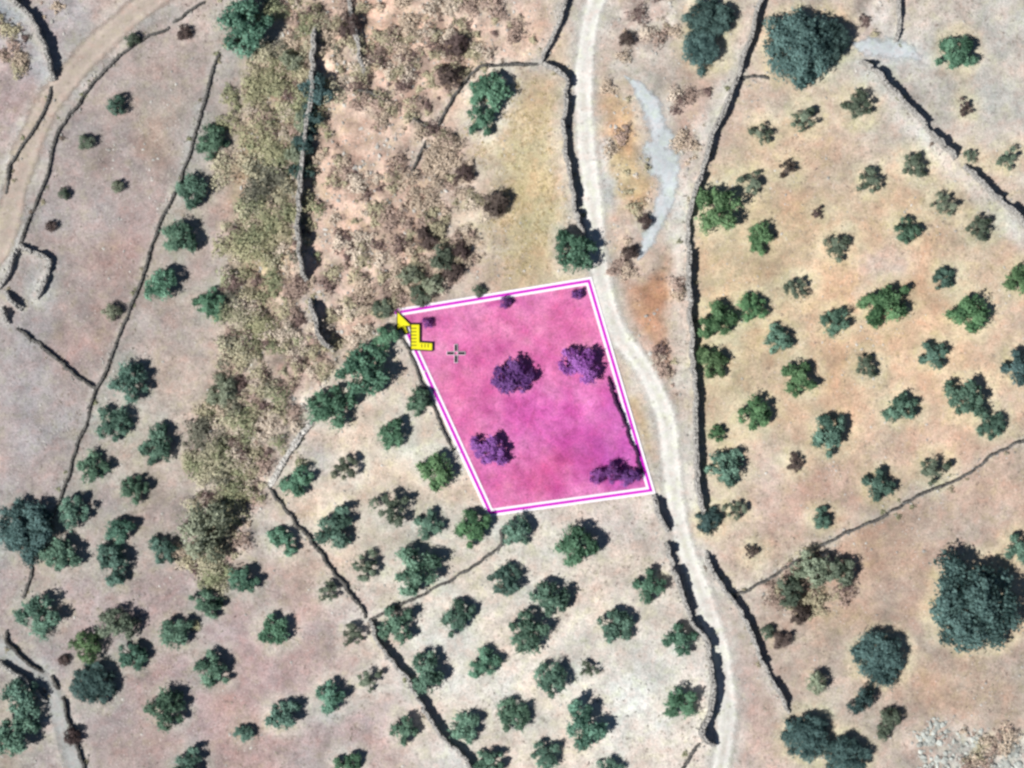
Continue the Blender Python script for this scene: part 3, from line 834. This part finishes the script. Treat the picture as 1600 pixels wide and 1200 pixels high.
def build_wall(polys, hh, th, label):
    low = hh < .7
    purple = 'inside the right side of the pink' in label
    hh = hh * (.95 if low else 1.45)
    th = th * (.42 if low else .72)
    g0, g1 = (.07, .16) if low else (.26, .46)
    tone = np.array((.62, .22, .60)) if purple else np.array((1.04, 1.0, .93))
    if 'pale broad' in label: g0, g1, th = .42, .66, .7
    root = None
    cv, cf, cc = [], [], []
    SC, SS, SA, SK = [], [], [], []
    cx = cy = None
    for pl in polys:
        c = resample(pl, 4.0)
        if cx is None:
            cx, cy, _ = W(*c[len(c) // 2])
            cz = h1(cx, cy)
        wob = np.stack([vnoise(c[:, 0] + c[:, 1], c[:, 0] * .3, 14, 101) - .5, vnoise(c[:, 1], c[:, 0], 14, 102) - .5], 1) * 5.0
        c = c + wob
        x, y, z = Wv(c[:, 0], c[:, 1])
        d = np.stack([np.gradient(x), np.gradient(y)], 1); d /= np.hypot(d[:, 0], d[:, 1])[:, None] + 1e-9
        nx, ny = -d[:, 1], d[:, 0]
        n = len(x)
        top = hh * (.74 + .45 * fbm(x * 1.0, y * 1.0, 2.4, 111, 3))
        fall = vnoise(x, y, 1.7, 121)
        thv = th * (.7 + .75 * vnoise(x, y, 1.3, 131))
        top = np.where(fall > .82, top * .5, top)
        ends = np.minimum(np.arange(n), n - 1 - np.arange(n)); top = top * np.minimum(1, .35 + ends * .25)
        b = len(cv)
        for i in range(n):
            for off, zz in ((-.5, -.15), (-.36, top[i] * .82), (.36, top[i] * .82), (.5, -.15)):
                cv.append((x[i] + nx[i] * off * thv[i] - cx, y[i] + ny[i] * off * thv[i] - cy, z[i] + zz - cz))
                cc.append(tuple(tone * g0 * .9))
        for i in range(n - 1):
            for k in range(3):
                a = b + i * 4 + k
                cf.append((a, a + 1, a + 5, a + 4))
        cf.append((b, b + 1, b + 2, b + 3)); e = b + (n - 1) * 4
        cf.append((e + 3, e + 2, e + 1, e))
        for i in range(n):
            lay = max(1, int(top[i] / .26))
            for L in range(lay):
                for side in (-1, 1):
                    off = side * thv[i] * (.40 - .10 * L / lay) + R.uniform(-.04, .04)
                    al = R.uniform(-.14, .14)
                    g = R.uniform(g0, g1)
                    SC.append((x[i] + nx[i] * off + d[i, 0] * al - cx, y[i] + ny[i] * off + d[i, 1] * al - cy, z[i] - cz + (L + .5) * top[i] / lay + R.uniform(-.03, .03)))
                    SS.append((R.uniform(.12, .22), R.uniform(.07, .12), top[i] / lay * R.uniform(.45, .6)))
                    SA.append(math.atan2(d[i, 1], d[i, 0]) + R.uniform(-.4, .4)); SK.append(tuple(tone * g))
            for _ in range(2):
                off = R.uniform(-.3, .3) * thv[i]; g = R.uniform(g0, g1) * 1.1; al = R.uniform(-.15, .15)
                SC.append((x[i] + nx[i] * off + d[i, 0] * al - cx, y[i] + ny[i] * off + d[i, 1] * al - cy, z[i] - cz + top[i] * R.uniform(.85, 1.02)))
                SS.append((R.uniform(.10, .20), R.uniform(.08, .14), R.uniform(.06, .12)))
                SA.append(R.uniform(0, 6.28)); SK.append(tuple(tone * g))
            if R.random() < .3:      # fallen stones at the foot
                off = R.choice((-1, 1)) * (th * .5 + abs(R.gauss(0, .45))); g = R.uniform(.28, .52)
                s = R.uniform(.07, .17)
                SC.append((x[i] + nx[i] * off - cx, y[i] + ny[i] * off - cy, z[i] - cz + s * .4))
                SS.append((s, s * .8, s * .7)); SA.append(R.uniform(0, 6.28)); SK.append(tuple(tone * g))
    core = mesh_np('stone_wall', cv, cf, cc, False, M['stone'])
    o = link('stone_wall', core, None, (cx, cy, cz))
    tag(o, label, 'stone wall', 'dry stone walls between the fields')
    st = link('stones', stones_mesh('stones', SC, SS, np.array(SA), SK, M['stone']), o)
    tag(st, kind='stuff')
for wdef in WALLS:
    build_wall(*wdef)

# ------------------------------------------------------------------ trees
def tube(V, F, p0, p1, r0, r1, n=6):
    p0 = np.array(p0, float); p1 = np.array(p1, float)
    a = p1 - p0; a /= np.linalg.norm(a) + 1e-9
    u = np.cross(a, (0, 1, .3)); u /= np.linalg.norm(u); v = np.cross(a, u)
    b = len(V)
    for p, r in ((p0, r0), (p1, r1)):
        for k in range(n):
            t = 2 * math.pi * k / n
            V.append(tuple(p + (u * math.cos(t) + v * math.sin(t)) * r))
    for k in range(n):
        F.append((b + k, b + (k + 1) % n, b + n + (k + 1) % n, b + n + k))
    F.append(tuple(range(b + n, b + 2 * n)))

def crown_variant(seed, leaves, style):
    """unit tree: crown radius about 1, ground at 0.  returns trunk mesh, list of leaf arrays"""
    rs = np.random.RandomState(seed)
    V, F = [], []
    lobes = []
    if style == 'olive': nl, cz, hz, spread, lr = rs.randint(13, 18), .44, .30, .78, (.16, .31)
    elif style == 'sparse': nl, cz, hz, spread, lr = rs.randint(7, 12), .48, .28, .76, (.14, .29)
    elif style == 'big': nl, cz, hz, spread, lr = rs.randint(34, 44), .40, .36, .82, (.12, .25)
    else: nl, cz, hz, spread, lr = rs.randint(10, 16), .34, .16, .68, (.20, .36)      # bush
    base = rs.rand() * 6.28
    elong = 1 + rs.uniform(-.16, .16) * (.3 if style == 'big' else 1)
    for k in range(nl):
        a = base + 2.4 * k + rs.uniform(-.5, .5) * (.4 if style == 'big' else 1)
        r = spread * math.sqrt((k + .35) / nl) * rs.uniform(.82, 1.12)
        z = cz + hz * (1 - (r / spread) ** 2 * 1.25) + rs.uniform(-.14, .12)
        lobes.append((r * math.cos(a) * elong, r * math.sin(a) / elong, z, rs.uniform(*lr)))
    t0 = .30 if style != 'bush' else .05
    tr = {'olive': .10, 'sparse': .075, 'big': .085, 'bush': .03}[style]
    fork = (rs.uniform(-.06, .06), rs.uniform(-.06, .06), max(.12, cz * .42))
    tube(V, F, (0, 0, -.08), (fork[0] * .5, fork[1] * .5, fork[2] * .5), tr * 1.25, tr * .9, 8)
    tube(V, F, (fork[0] * .5, fork[1] * .5, fork[2] * .5), fork, tr * .9, tr * .75, 8)
    for (x, y, z, r) in lobes[::2]:
        mid = (x * .55 + fork[0] * .45 + rs.uniform(-.05, .05), y * .55 + fork[1] * .45, fork[2] + (z - fork[2]) * .5)
        tube(V, F, fork, mid, tr * .55, tr * .34)
        tube(V, F, mid, (x, y, z), tr * .34, tr * .10)
    tm = mesh_np('trunk', V, F, None, True, M['bark'])
    L = np.array(lobes)
    wgt = L[:, 3] ** 2; wgt /= wgt.sum()
    pick = rs.choice(len(L), leaves, p=wgt)
    d = rs.normal(size=(leaves, 3)); d[:, 2] += .35
    d /= np.linalg.norm(d, axis=1)[:, None]
    rad = L[pick, 3] * np.where(rs.rand(leaves) < .12, rs.uniform(1.0, 1.35, leaves), rs.uniform(.55, 1.05, leaves) )
    # uneven lobe skin
    bump = 1 + .28 * np.sin(d[:, 0] * 7 + pick * 1.7) * np.sin(d[:, 1] * 6 + pick * 2.3)
    P = L[pick, :3] + d * (rad * bump)[:, None] * np.array([1, 1, .82])
    P[:, 2] = np.maximum(P[:, 2], .04)
    keep = np.ones(leaves, bool)
    for k in range(len(L)):            # drop most leaves buried inside another lobe
        q = (P - L[k, :3]) / L[k, 3]
        keep &= ~((np.linalg.norm(q, axis=1) < .62) & (pick != k) & (rs.rand(leaves) < .8))
    ph = rs.uniform(0, 6.28, 6); fq = {'olive': 5.5, 'sparse': 6, 'big': 11, 'bush': 6}[style]
    hole = (np.sin(P[:, 0] * fq + ph[0]) * np.sin(P[:, 1] * fq * 1.13 + ph[1]) + .6 * np.sin(P[:, 0] * fq * 1.9 + P[:, 1] * fq + ph[2]) * np.sin(P[:, 2] * 5 + ph[3]))
    keep &= ~((hole > (1.15 if style == 'big' else .45)) & (rs.rand(leaves) < .88))      # see-through gaps
    P = P[keep]; d = d[keep]; pk = pick[keep]; n = len(P)
    nn = d + rs.normal(size=(n, 3)) * .45 + np.array([-.15, -.08, .45]); nn /= np.linalg.norm(nn, axis=1)[:, None]
    u = np.cross(nn, rs.normal(size=(n, 3))); u /= np.linalg.norm(u, axis=1)[:, None]
    v = np.cross(nn, u)
    ls = {'olive': .046, 'sparse': .046, 'big': .029, 'bush': .044}[style]
    s1 = ls * rs.uniform(.7, 1.5, n)[:, None]; s2 = s1 * rs.uniform(.45, .8, n)[:, None]
    quad = np.stack([P - u * s1, P - v * s2, P + u * s1, P + v * s2], 1).reshape(-1, 3)
    lobe_t = rs.uniform(.15, .75, len(L))
    tint = np.clip(lobe_t[pk] + rs.normal(0, .22, n), 0, 1)
    return tm, quad, np.repeat(tint, 4)

STYLE = {'lime': 'olive', 'olive': 'olive', 'bright': 'olive', 'dark': 'big', 'thin': 'sparse', 'brown': 'sparse', 'purple': 'olive', 'pale': 'bush'}
VAR = {}
for st, cnt, lv in (('olive', 20, 5600), ('sparse', 12, 2500), ('big', 9, 13000), ('bush', 7, 4000)):
    VAR[st] = [crown_variant(100 * len(VAR) + 17 * k + 3, lv, st) for k in range(cnt)]
_cm = {}
def crown_mesh(style, k, mat):
    key = (style, k)
    if key not in _cm:
        tm, quad, tint = VAR[style][k]
        n = len(quad) // 4
        F = np.arange(n * 4).reshape(-1, 4)
        _cm[key] = mesh_np('crown', quad, F, np.stack([tint] * 3, 1), False, M[mat])
    return _cm[key]

HT = {'lime': 1.0, 'olive': 1.0, 'bright': 1.0, 'dark': .95, 'thin': .95, 'brown': .85, 'purple': 1.0, 'pale': 1.0}
def place(px, py, d, kind, g, label, bush=False):
    style = 'bush' if bush else STYLE[kind]
    if style == 'big' and d < 60: style = 'olive'
    rad = d / PPM / 2 / .90
    k = R.randrange(len(VAR[style]))
    tall = (1.55 if style == 'bush' else .98) * HT[kind] * R.uniform(.9, 1.12)
    zc = rad * (.4 if style == 'bush' else .5)
    x, y, z = W(px, py, zc)
    nm = 'bush' if bush else {'X': 'tree'}.get(g, 'olive_tree')
    if g == 'P' and not bush: nm = 'tree'
    o = bpy.data.objects.new(nm, None); COL.objects.link(o)
    o.empty_display_size = .5
    o.location = (x, y, z); o.rotation_euler = (0, 0, R.uniform(0, 6.28))
    sx = R.uniform(.94, 1.08)
    o.scale = (rad * sx, rad / sx, rad * tall)
    tag(o, label, 'bush' if bush else ('tree' if nm == 'tree' else 'olive tree'), GROUPS[g])
    tm = VAR[style][k][0]
    link('stem' if bush else 'trunk', tm, o)
    c = link('foliage' if bush else 'crown', crown_mesh(style, k, kind), o)
    c.material_slots[0].link = 'OBJECT'
    c.material_slots[0].material = M[kind]
for t in TREES: place(*t)
for t in BUSHES: place(*t, bush=True)

# ------------------------------------------------------------------ scrub, tufts and loose rocks (nobody could count these)
def scatter(n, density, seed, m=30):
    """random photo-pixel points accepted with probability density(px, py)"""
    rs = np.random.RandomState(seed)
    out = []
    tot = 0
    while tot < n:
        px = rs.uniform(-m, 1600 + m, 20000); py = rs.uniform(-m, 1200 + m, 20000)
        k = rs.rand(20000) < density(px, py)
        out.append(np.stack([px[k], py[k]], 1)); tot += k.sum()
    return np.concatenate(out)[:n]

def clear_mask(px, py, grow=6):
    ok = np.ones(np.shape(px))
    for nm, mt, pts, hw, lb in PATHS: ok *= line_d(px, py, pts) > hw * .72
    ok *= poly_sd(px, py, PARCEL) < -grow
    return ok

def tufts(name, pts, per, size, cols, colw, seed, mat, label, cat, flat=.6):
    rs = np.random.RandomState(seed)
    n = len(pts)
    x, y, z = Wv(pts[:, 0], pts[:, 1])
    r = size[0] + (size[1] - size[0]) * rs.rand(n) ** 2.2
    cum = np.cumsum(np.array(colw) / sum(colw))
    pick = np.clip((fbm(pts[:, 0], pts[:, 1], 55, seed + 300, 3) - .5) * 2.2 + .5 + rs.normal(0, .14, n), 0, .999)      # neighbours share a colour
    ci = np.searchsorted(cum, pick).clip(0, len(cols) - 1)
    base = np.array(cols)[ci] * rs.uniform(.85, 1.15, (n, 1))
    cnt = np.maximum(6, (per * np.clip((r / size[1]) ** 1.5, .12, 1))).astype(int)
    idx = np.repeat(np.arange(n), cnt); m = len(idx)
    d = rs.normal(size=(m, 3)); d[:, 2] = np.abs(d[:, 2]) + .1; d /= np.linalg.norm(d, axis=1)[:, None]
    lump = 1 + .35 * np.sin(np.arctan2(d[:, 1], d[:, 0]) * 3 + idx * 1.3)
    P = np.stack([x, y, z], 1)[idx] + d * (r[idx] * lump * rs.uniform(.5, 1.05, m))[:, None] * np.array([1, 1, flat])
    nn = d + rs.normal(size=(m, 3)) * .5 + np.array([0, 0, .5]); nn /= np.linalg.norm(nn, axis=1)[:, None]
    u = np.cross(nn, rs.normal(size=(m, 3))); u /= np.linalg.norm(u, axis=1)[:, None]; v = np.cross(nn, u)
    s1 = (np.clip(.30 * r[idx], .055, .125) * rs.uniform(.7, 1.4, m))[:, None]; s2 = s1 * rs.uniform(.4, .8, m)[:, None]
    quad = np.stack([P - u * s1, P - v * s2, P + u * s1, P + v * s2], 1).reshape(-1, 3)
    c = base[idx] * rs.uniform(.85, 1.15, (m, 1))
    F = np.arange(m * 4).reshape(-1, 4)
    me = mesh_np(name, quad, F, np.repeat(c, 4, 0), False, M[mat])
    return tag(link(name, me), label, cat, kind='stuff')

GREENY = lambda px, py: np.exp(-(((px - 432 + .04 * py) / 52) ** 2 + ((py - 230) / 260) ** 2)) + 1.5 * np.exp(-(((px - 348 + .12 * (py - 740)) / 42) ** 2 + ((py - 730) / 170) ** 2) ** 1.5)
THICK = lambda px, py: np.exp(-(((px - 690) / 60) ** 2 + ((py - 420) / 70) ** 2)) + np.exp(-(((px - 700) / 40) ** 2 + ((py - 110) / 80) ** 2)) + .8 * np.exp(-(((px - 735) / 40) ** 2 + ((py - 300) / 60) ** 2)) + .9 * np.exp(-(((px - 462) / 26) ** 2 + ((py - 190) / 130) ** 2)) + 1.3 * np.exp(-(((px - 1272) / 60) ** 2 + ((py - 915) / 50) ** 2)) + .7 * np.exp(-(((px - 400) / 50) ** 2 + ((py - 670) / 90) ** 2))
sp1 = scatter(1700, lambda a, b: scrub_mask(a, b) * np.clip(.05 + .85 * sstep(.50, .64, fbm(a, b, 34, 131, 3)) + .8 * THICK(a, b), 0, 1) * clear_mask(a, b), 1)
tufts('scrub', sp1, 330, (.22, 1.5), [(.54, .44, .34), (.40, .30, .25), (.44, .40, .27), (.17, .12, .11), (.62, .53, .43)], [3, 2, 3, 1.5, 2.6], 2, 'scrub', 'dry tan and brown scrub covering the rocky slope', 'scrub', .8)
sp2 = scatter(560, lambda a, b: np.clip(GREENY(a, b), 0, 1) * (.12 + .88 * sstep(.46, .60, fbm(a, b, 40, 135, 3))) * clear_mask(a, b), 3)
tufts('scrub', sp2, 420, (.35, 2.0), [(.37, .36, .22), (.28, .30, .18), (.46, .43, .30), (.17, .17, .13)], [3, 3, 2.5, 1.2], 4, 'scrub', 'olive green scrub in a band down the left of the rocky slope', 'scrub', .85)
wp = []
for polys, hh, th, lb in WALLS:
    if 'parcel' in lb: continue
    for pl in polys:
        c = resample(pl, 9)
        for q in c:
            if R.random() < .45: wp.append((q[0] + R.gauss(0, 7), q[1] + R.gauss(0, 7)))
tufts('weeds', np.array(wp), 40, (.10, .50), [(.24, .25, .15), (.32, .29, .20), (.20, .16, .13)], [3, 3, 1.5], 14, 'scrub', 'weeds growing along the feet of the stone walls', 'weeds')
sp3 = scatter(8000, lambda a, b: (.10 + .9 * sstep(.48, .70, fbm(a, b, 60, 141, 4))) * clear_mask(a, b), 5)
tufts('dry_grass', sp3, 9, (.06, .30), [(.34, .30, .25), (.24, .20, .17), (.36, .33, .25), (.18, .14, .13)], [3, 2, 3, 1], 6, 'scrub', 'dry grass tufts dotted over the pale fields', 'grass', .35)

_p = (1 + 5 ** .5) / 2
ICO = np.array([(-1, _p, 0), (1, _p, 0), (-1, -_p, 0), (1, -_p, 0), (0, -1, _p), (0, 1, _p), (0, -1, -_p), (0, 1, -_p), (_p, 0, -1), (_p, 0, 1), (-_p, 0, -1), (-_p, 0, 1)]) / 1.9
ICF = np.array([(0, 11, 5), (0, 5, 1), (0, 1, 7), (0, 7, 10), (0, 10, 11), (1, 5, 9), (5, 11, 4), (11, 10, 2), (10, 7, 6), (7, 1, 8), (3, 9, 4), (3, 4, 2), (3, 2, 6), (3, 6, 8), (3, 8, 9), (4, 9, 5), (2, 4, 11), (6, 2, 10), (8, 6, 7), (9, 8, 1)])
FIELD = [(745, 130), (835, 112), (872, 140), (866, 200), (880, 330), (860, 360), (850, 425), (770, 440), (740, 400), (770, 320), (745, 250), (720, 200)]
sp5 = scatter(1500, lambda a, b: sstep(-6, 10, poly_sd(a, b, FIELD)) * (.25 + .75 * sstep(.40, .62, fbm(a, b, 26, 145, 3))) * clear_mask(a, b), 15)
tufts('dry_grass', sp5, 12, (.08, .34), [(.50, .41, .23), (.42, .34, .19), (.56, .49, .31)], [3, 2, 2], 16, 'scrub', 'yellow dry grass covering the field above the pink parcel', 'grass', .35)

def rocks(pts, size, seed, label, gray=(.30, .58)):
    rs = np.random.RandomState(seed)
    n = len(pts)
    x, y, z = Wv(pts[:, 0], pts[:, 1])
    sz = size[0] + (size[1] - size[0]) * rs.rand(n) ** 3
    g = rs.uniform(gray[0], gray[1], n)
    cols = np.stack([g * (.96 if gray[0] < .29 else 1.03), g * 1.0, g * .92], 1)
    ss = np.stack([sz * rs.uniform(.8, 1.4, n), sz * rs.uniform(.6, 1, n), sz * rs.uniform(.35, .7, n)], 1)
    v = ICO[None] * (1 + (rs.rand(n, 12, 3) - .5) * .7) * ss[:, None, :]
    a = rs.uniform(0, 6.28, n); ca = np.cos(a)[:, None]; sa = np.sin(a)[:, None]
    v = np.stack([v[..., 0] * ca - v[..., 1] * sa, v[..., 0] * sa + v[..., 1] * ca, v[..., 2]], -1) + np.stack([x, y, z + sz * .12], 1)[:, None, :]
    F = (np.arange(n)[:, None, None] * 12 + ICF[None]).reshape(-1, 3)
    me = mesh_np('loose_rocks', v.reshape(-1, 3), F, np.repeat(cols, 12, 0), False, M['rock'])
    return tag(link('loose_rocks', me), label, 'rocks', kind='stuff')
CORNER = [(1425, 1160), (1462, 1138), (1520, 1142), (1570, 1160), (1640, 1165), (1640, 1230), (1430, 1230)]
rk3 = scatter(700, lambda a, b: sstep(-12, 14, poly_sd(a, b, CORNER) + (fbm(a, b, 30, 171, 3) - .5) * 50) * (.2 + .8 * sstep(.4, .6, fbm(a, b, 22, 175, 3))), 21)
rocks(rk3, (.08, .55), 22, 'pale grey boulder patch in the bottom right corner', (.285, .58))
rk1 = scatter(2600, lambda a, b: scrub_mask(a, b) * (.15 + .85 * sstep(.45, .65, fbm(a, b, 30, 151, 3))) * clear_mask(a, b), 8)
rocks(rk1, (.06, .30), 9, 'pale loose rocks strewn through the scrub')
rk2 = scatter(3000, lambda a, b: (.06 + .94 * sstep(.52, .72, fbm(a, b, 70, 161, 4))) * clear_mask(a, b), 10)
rocks(rk2, (.05, .22), 11, 'small pale stones scattered over the open fields')

# ------------------------------------------------------------------ the pink parcel and its border
def parcel():
    n = 56
    a, b, c, d = [np.array(p, float) for p in PARCEL]
    s, t = np.meshgrid(np.linspace(0, 1, n), np.linspace(0, 1, n))
    s = s[..., None]; t = t[..., None]
    q = (a * (1 - s) + b * s) * (1 - t) + (d * (1 - s) + c * s) * t
    px, py = q[..., 0].ravel(), q[..., 1].ravel()
    x, y, z = Wv(px, py)
    zb = z + .06
    wx = px + (fbm(x, y, 4, 171, 3) - .5) * 70; wy = py + (fbm(x, y, 4, 181, 3) - .5) * 70
    C = np.zeros((n * n, 3)); C[:] = alb((226, 130, 188))
    for bx, by, rx, ry, col, st in ((780, 520, 150, 60, (228, 128, 178), .8), (870, 660, 120, 60, (222, 110, 190), .6), (950, 730, 95, 48, (176, 66, 166), .8), (720, 620, 60, 60, (222, 116, 160), .6),
                                    (850, 740, 70, 40, (228, 112, 158), .6), (900, 500, 60, 40, (226, 120, 170), .6), (975, 660, 26, 60, (206, 104, 196), .6), (690, 500, 60, 12, (196, 96, 160), .5), (790, 468, 40, 8, (170, 60, 140), .7), (908, 450, 14, 10, (140, 40, 110), .7)):
        w_ = (st * np.exp(-(((wx - bx) / rx) ** 2 + ((wy - by) / ry) ** 2)))[:, None]
        C = C * (1 - w_) + np.array(alb(col)) * w_
    mot = ((fbm(x, y, 2.2, 191, 4) - .5) * .55 + (fbm(x, y, 6, 195, 3) - .5) * .5 + (fbm(x, y, 1.3, 197, 2) - .5) * .4 + 1)[:, None]
    C = C * np.concatenate([mot ** .5, mot ** 1.6, mot ** .7], 1)
    idx = np.arange(n * n).reshape(n, n)
    F = np.stack([idx[:-1, :-1].ravel(), idx[:-1, 1:].ravel(), idx[1:, 1:].ravel(), idx[1:, :-1].ravel()], 1).tolist()
    root = bpy.data.objects.new('land_parcel', None); COL.objects.link(root)
    cx, cy, cz = W(840, 620)
    root.location = (cx, cy, cz)
    tag(root, 'pink four sided land parcel outlined in white and magenta', 'land parcel')
    V = np.stack([x - cx, y - cy, zb - cz], 1)
    me = mesh_np('parcel_fill', V, F, C, True, M['pink'])
    if me.polygons[0].normal.z < 0: me.flip_normals()
    link('parcel_fill', me, root)
    def band(name, mat, w0, w1, z0, z1):
        # closed mitred band between offsets w0 and w1 (photo px, outward positive), a real slab from z0 to z1
        ctr = np.mean(PARCEL, axis=0)
        P = [np.array(p, float) for p in PARCEL]
        def off(w_):
            out = []
            for i in range(4):
                p0, p1, p2 = P[i - 1], P[i], P[(i + 1) % 4]
                def nrm(u, v):
                    e = v - u; m_ = np.array([e[1], -e[0]]) / np.hypot(*e)
                    return m_ if np.dot(m_, (u + v) / 2 - ctr) > 0 else -m_
                n1, n2 = nrm(p0, p1), nrm(p1, p2)
                out.append(p1 + (n1 + n2) / (1 + np.dot(n1, n2)) * w_)
            return out
        A, B = off(w0), off(w1)
        st = 26
        Vx, Fx = [], []
        for i in range(4):
            for k in range(st):
                t_ = k / st
                for L_ in (A, B):
                    p = L_[i] * (1 - t_) + L_[(i + 1) % 4] * t_
                    xx, yy, zz = W(*p)
                    Vx.append((xx - cx, yy - cy, zz + z0 - cz)); Vx.append((xx - cx, yy - cy, zz + z1 - cz))
        m_ = 4 * st
        for k in range(m_):
            a0 = 4 * k; b0 = 4 * ((k + 1) % m_)
            Fx += [(a0 + 1, b0 + 1, b0 + 3, a0 + 3), (a0, a0 + 1, b0 + 1, b0), (a0 + 2, b0 + 2, b0 + 3, a0 + 3)]
        me_ = mesh_np(name, Vx, Fx, None, False, M[mat])
        o_ = link(name, me_, root)
        return o_
    hp = [W(*p) for p in ((616, 484), (624, 482.5), (625.5, 490), (617.5, 491.5))]
    hv = [(p[0] - cx, p[1] - cy, p[2] + zz - cz) for zz in (.0, .16) for p in hp]
    hm = mesh_np('corner_handle', hv, [(7, 6, 5, 4)] + [(i, (i + 1) % 4, 4 + (i + 1) % 4, 4 + i) for i in range(4)], None, False, M['magenta'])
    link('corner_handle', hm, root)
    tag(band('border_band', 'white', -5.8, 5.8, -.05, .12), 'white outer band of the parcel border')
    tag(band('border_stripe', 'magenta', -2.2, 2.2, .05, .135), 'thin magenta stripe along the middle of the white border')
parcel()

# ------------------------------------------------------------------ pointer, ruler and cross lying at the parcel
def slab(name, poly, mat, parent, z0, z1, org):
    pts = [W(*p) for p in poly]
    base = org[2]
    ar = sum(pts[i][0] * pts[(i + 1) % len(pts)][1] - pts[(i + 1) % len(pts)][0] * pts[i][1] for i in range(len(pts)))
    if ar < 0: pts = pts[::-1]
    n = len(pts)
    V = [(p[0] - org[0], p[1] - org[1], z0) for p in pts] + [(p[0] - org[0], p[1] - org[1], z1) for p in pts]
    F = [tuple(range(n, 2 * n))] + [(i, (i + 1) % n, n + (i + 1) % n, n + i) for i in range(n)]
    return link(name, mesh_np(name, V, F, None, False, M[mat]), parent)

def thing(name, px, py, label, cat):
    o = bpy.data.objects.new(name, None); COL.objects.link(o)
    x, y, z = W(px, py)
    z += .18
    o.location = (x, y, z)
    tag(o, label, cat)
    return o, (x, y, z)

o, g = thing('pointer_arrow', 628, 503, 'yellow arrow pointer with black edge at the parcel\'s left corner', 'pointer')
slab('outline', [(619.5, 483.5), (619.5, 519), (627.5, 513.5), (632.5, 524), (640, 521), (636, 511), (646, 510)], 'black', o, .0, .05, g)
slab('face', [(621.3, 488.5), (621.3, 515.5), (628, 510.6), (633.2, 521.5), (637.2, 519.6), (632.8, 509.3), (641.5, 508.6)], 'yellow', o, .02, .07, g)
o, g = thing('ruler_icon', 652, 530, 'yellow L shaped ruler with black tick marks beside the yellow arrow', 'ruler')
slab('outline', [(641, 505.5), (657.3, 505.5), (657.3, 533.5), (677.3, 534.8), (677, 549.3), (641, 547.3)], 'black', o, .10, .15, g)
slab('face', [(643, 507.6), (655.2, 507.6), (655.2, 535.4), (675.2, 536.8), (675, 547.2), (643, 545.2)], 'yellow', o, .12, .17, g)
for k in range(6):
    yy = 512.5 + k * 5.3
    slab('tick', [(643, yy), (651, yy), (651, yy + 1.3), (643, yy + 1.3)], 'black', o, .13, .185, g)
for k in range(3):
    xx = 658.5 + k * 5
    slab('tick', [(xx, 537.5), (xx + 1.3, 537.5), (xx + 1.3, 543), (xx, 543)], 'black', o, .13, .185, g)
o, g = thing('cross_mark', 712, 552, 'small black cross mark with white edge in the pink parcel', 'cross mark')
for (x0, y0, x1, y1) in ((698.5, 550, 709, 554.2), (715.5, 550, 726.5, 554.2), (710.2, 538.5, 714.4, 549), (710.2, 555.5, 714.4, 566.5)):
    slab('arm_edge', [(x0 - .6, y0 - .6), (x1 + .6, y0 - .6), (x1 + .6, y1 + .6), (x0 - .6, y1 + .6)], 'white', o, -.14, .02, g)
    slab('arm', [(x0, y0), (x1, y0), (x1, y1), (x0, y1)], 'black', o, -.10, .035, g)
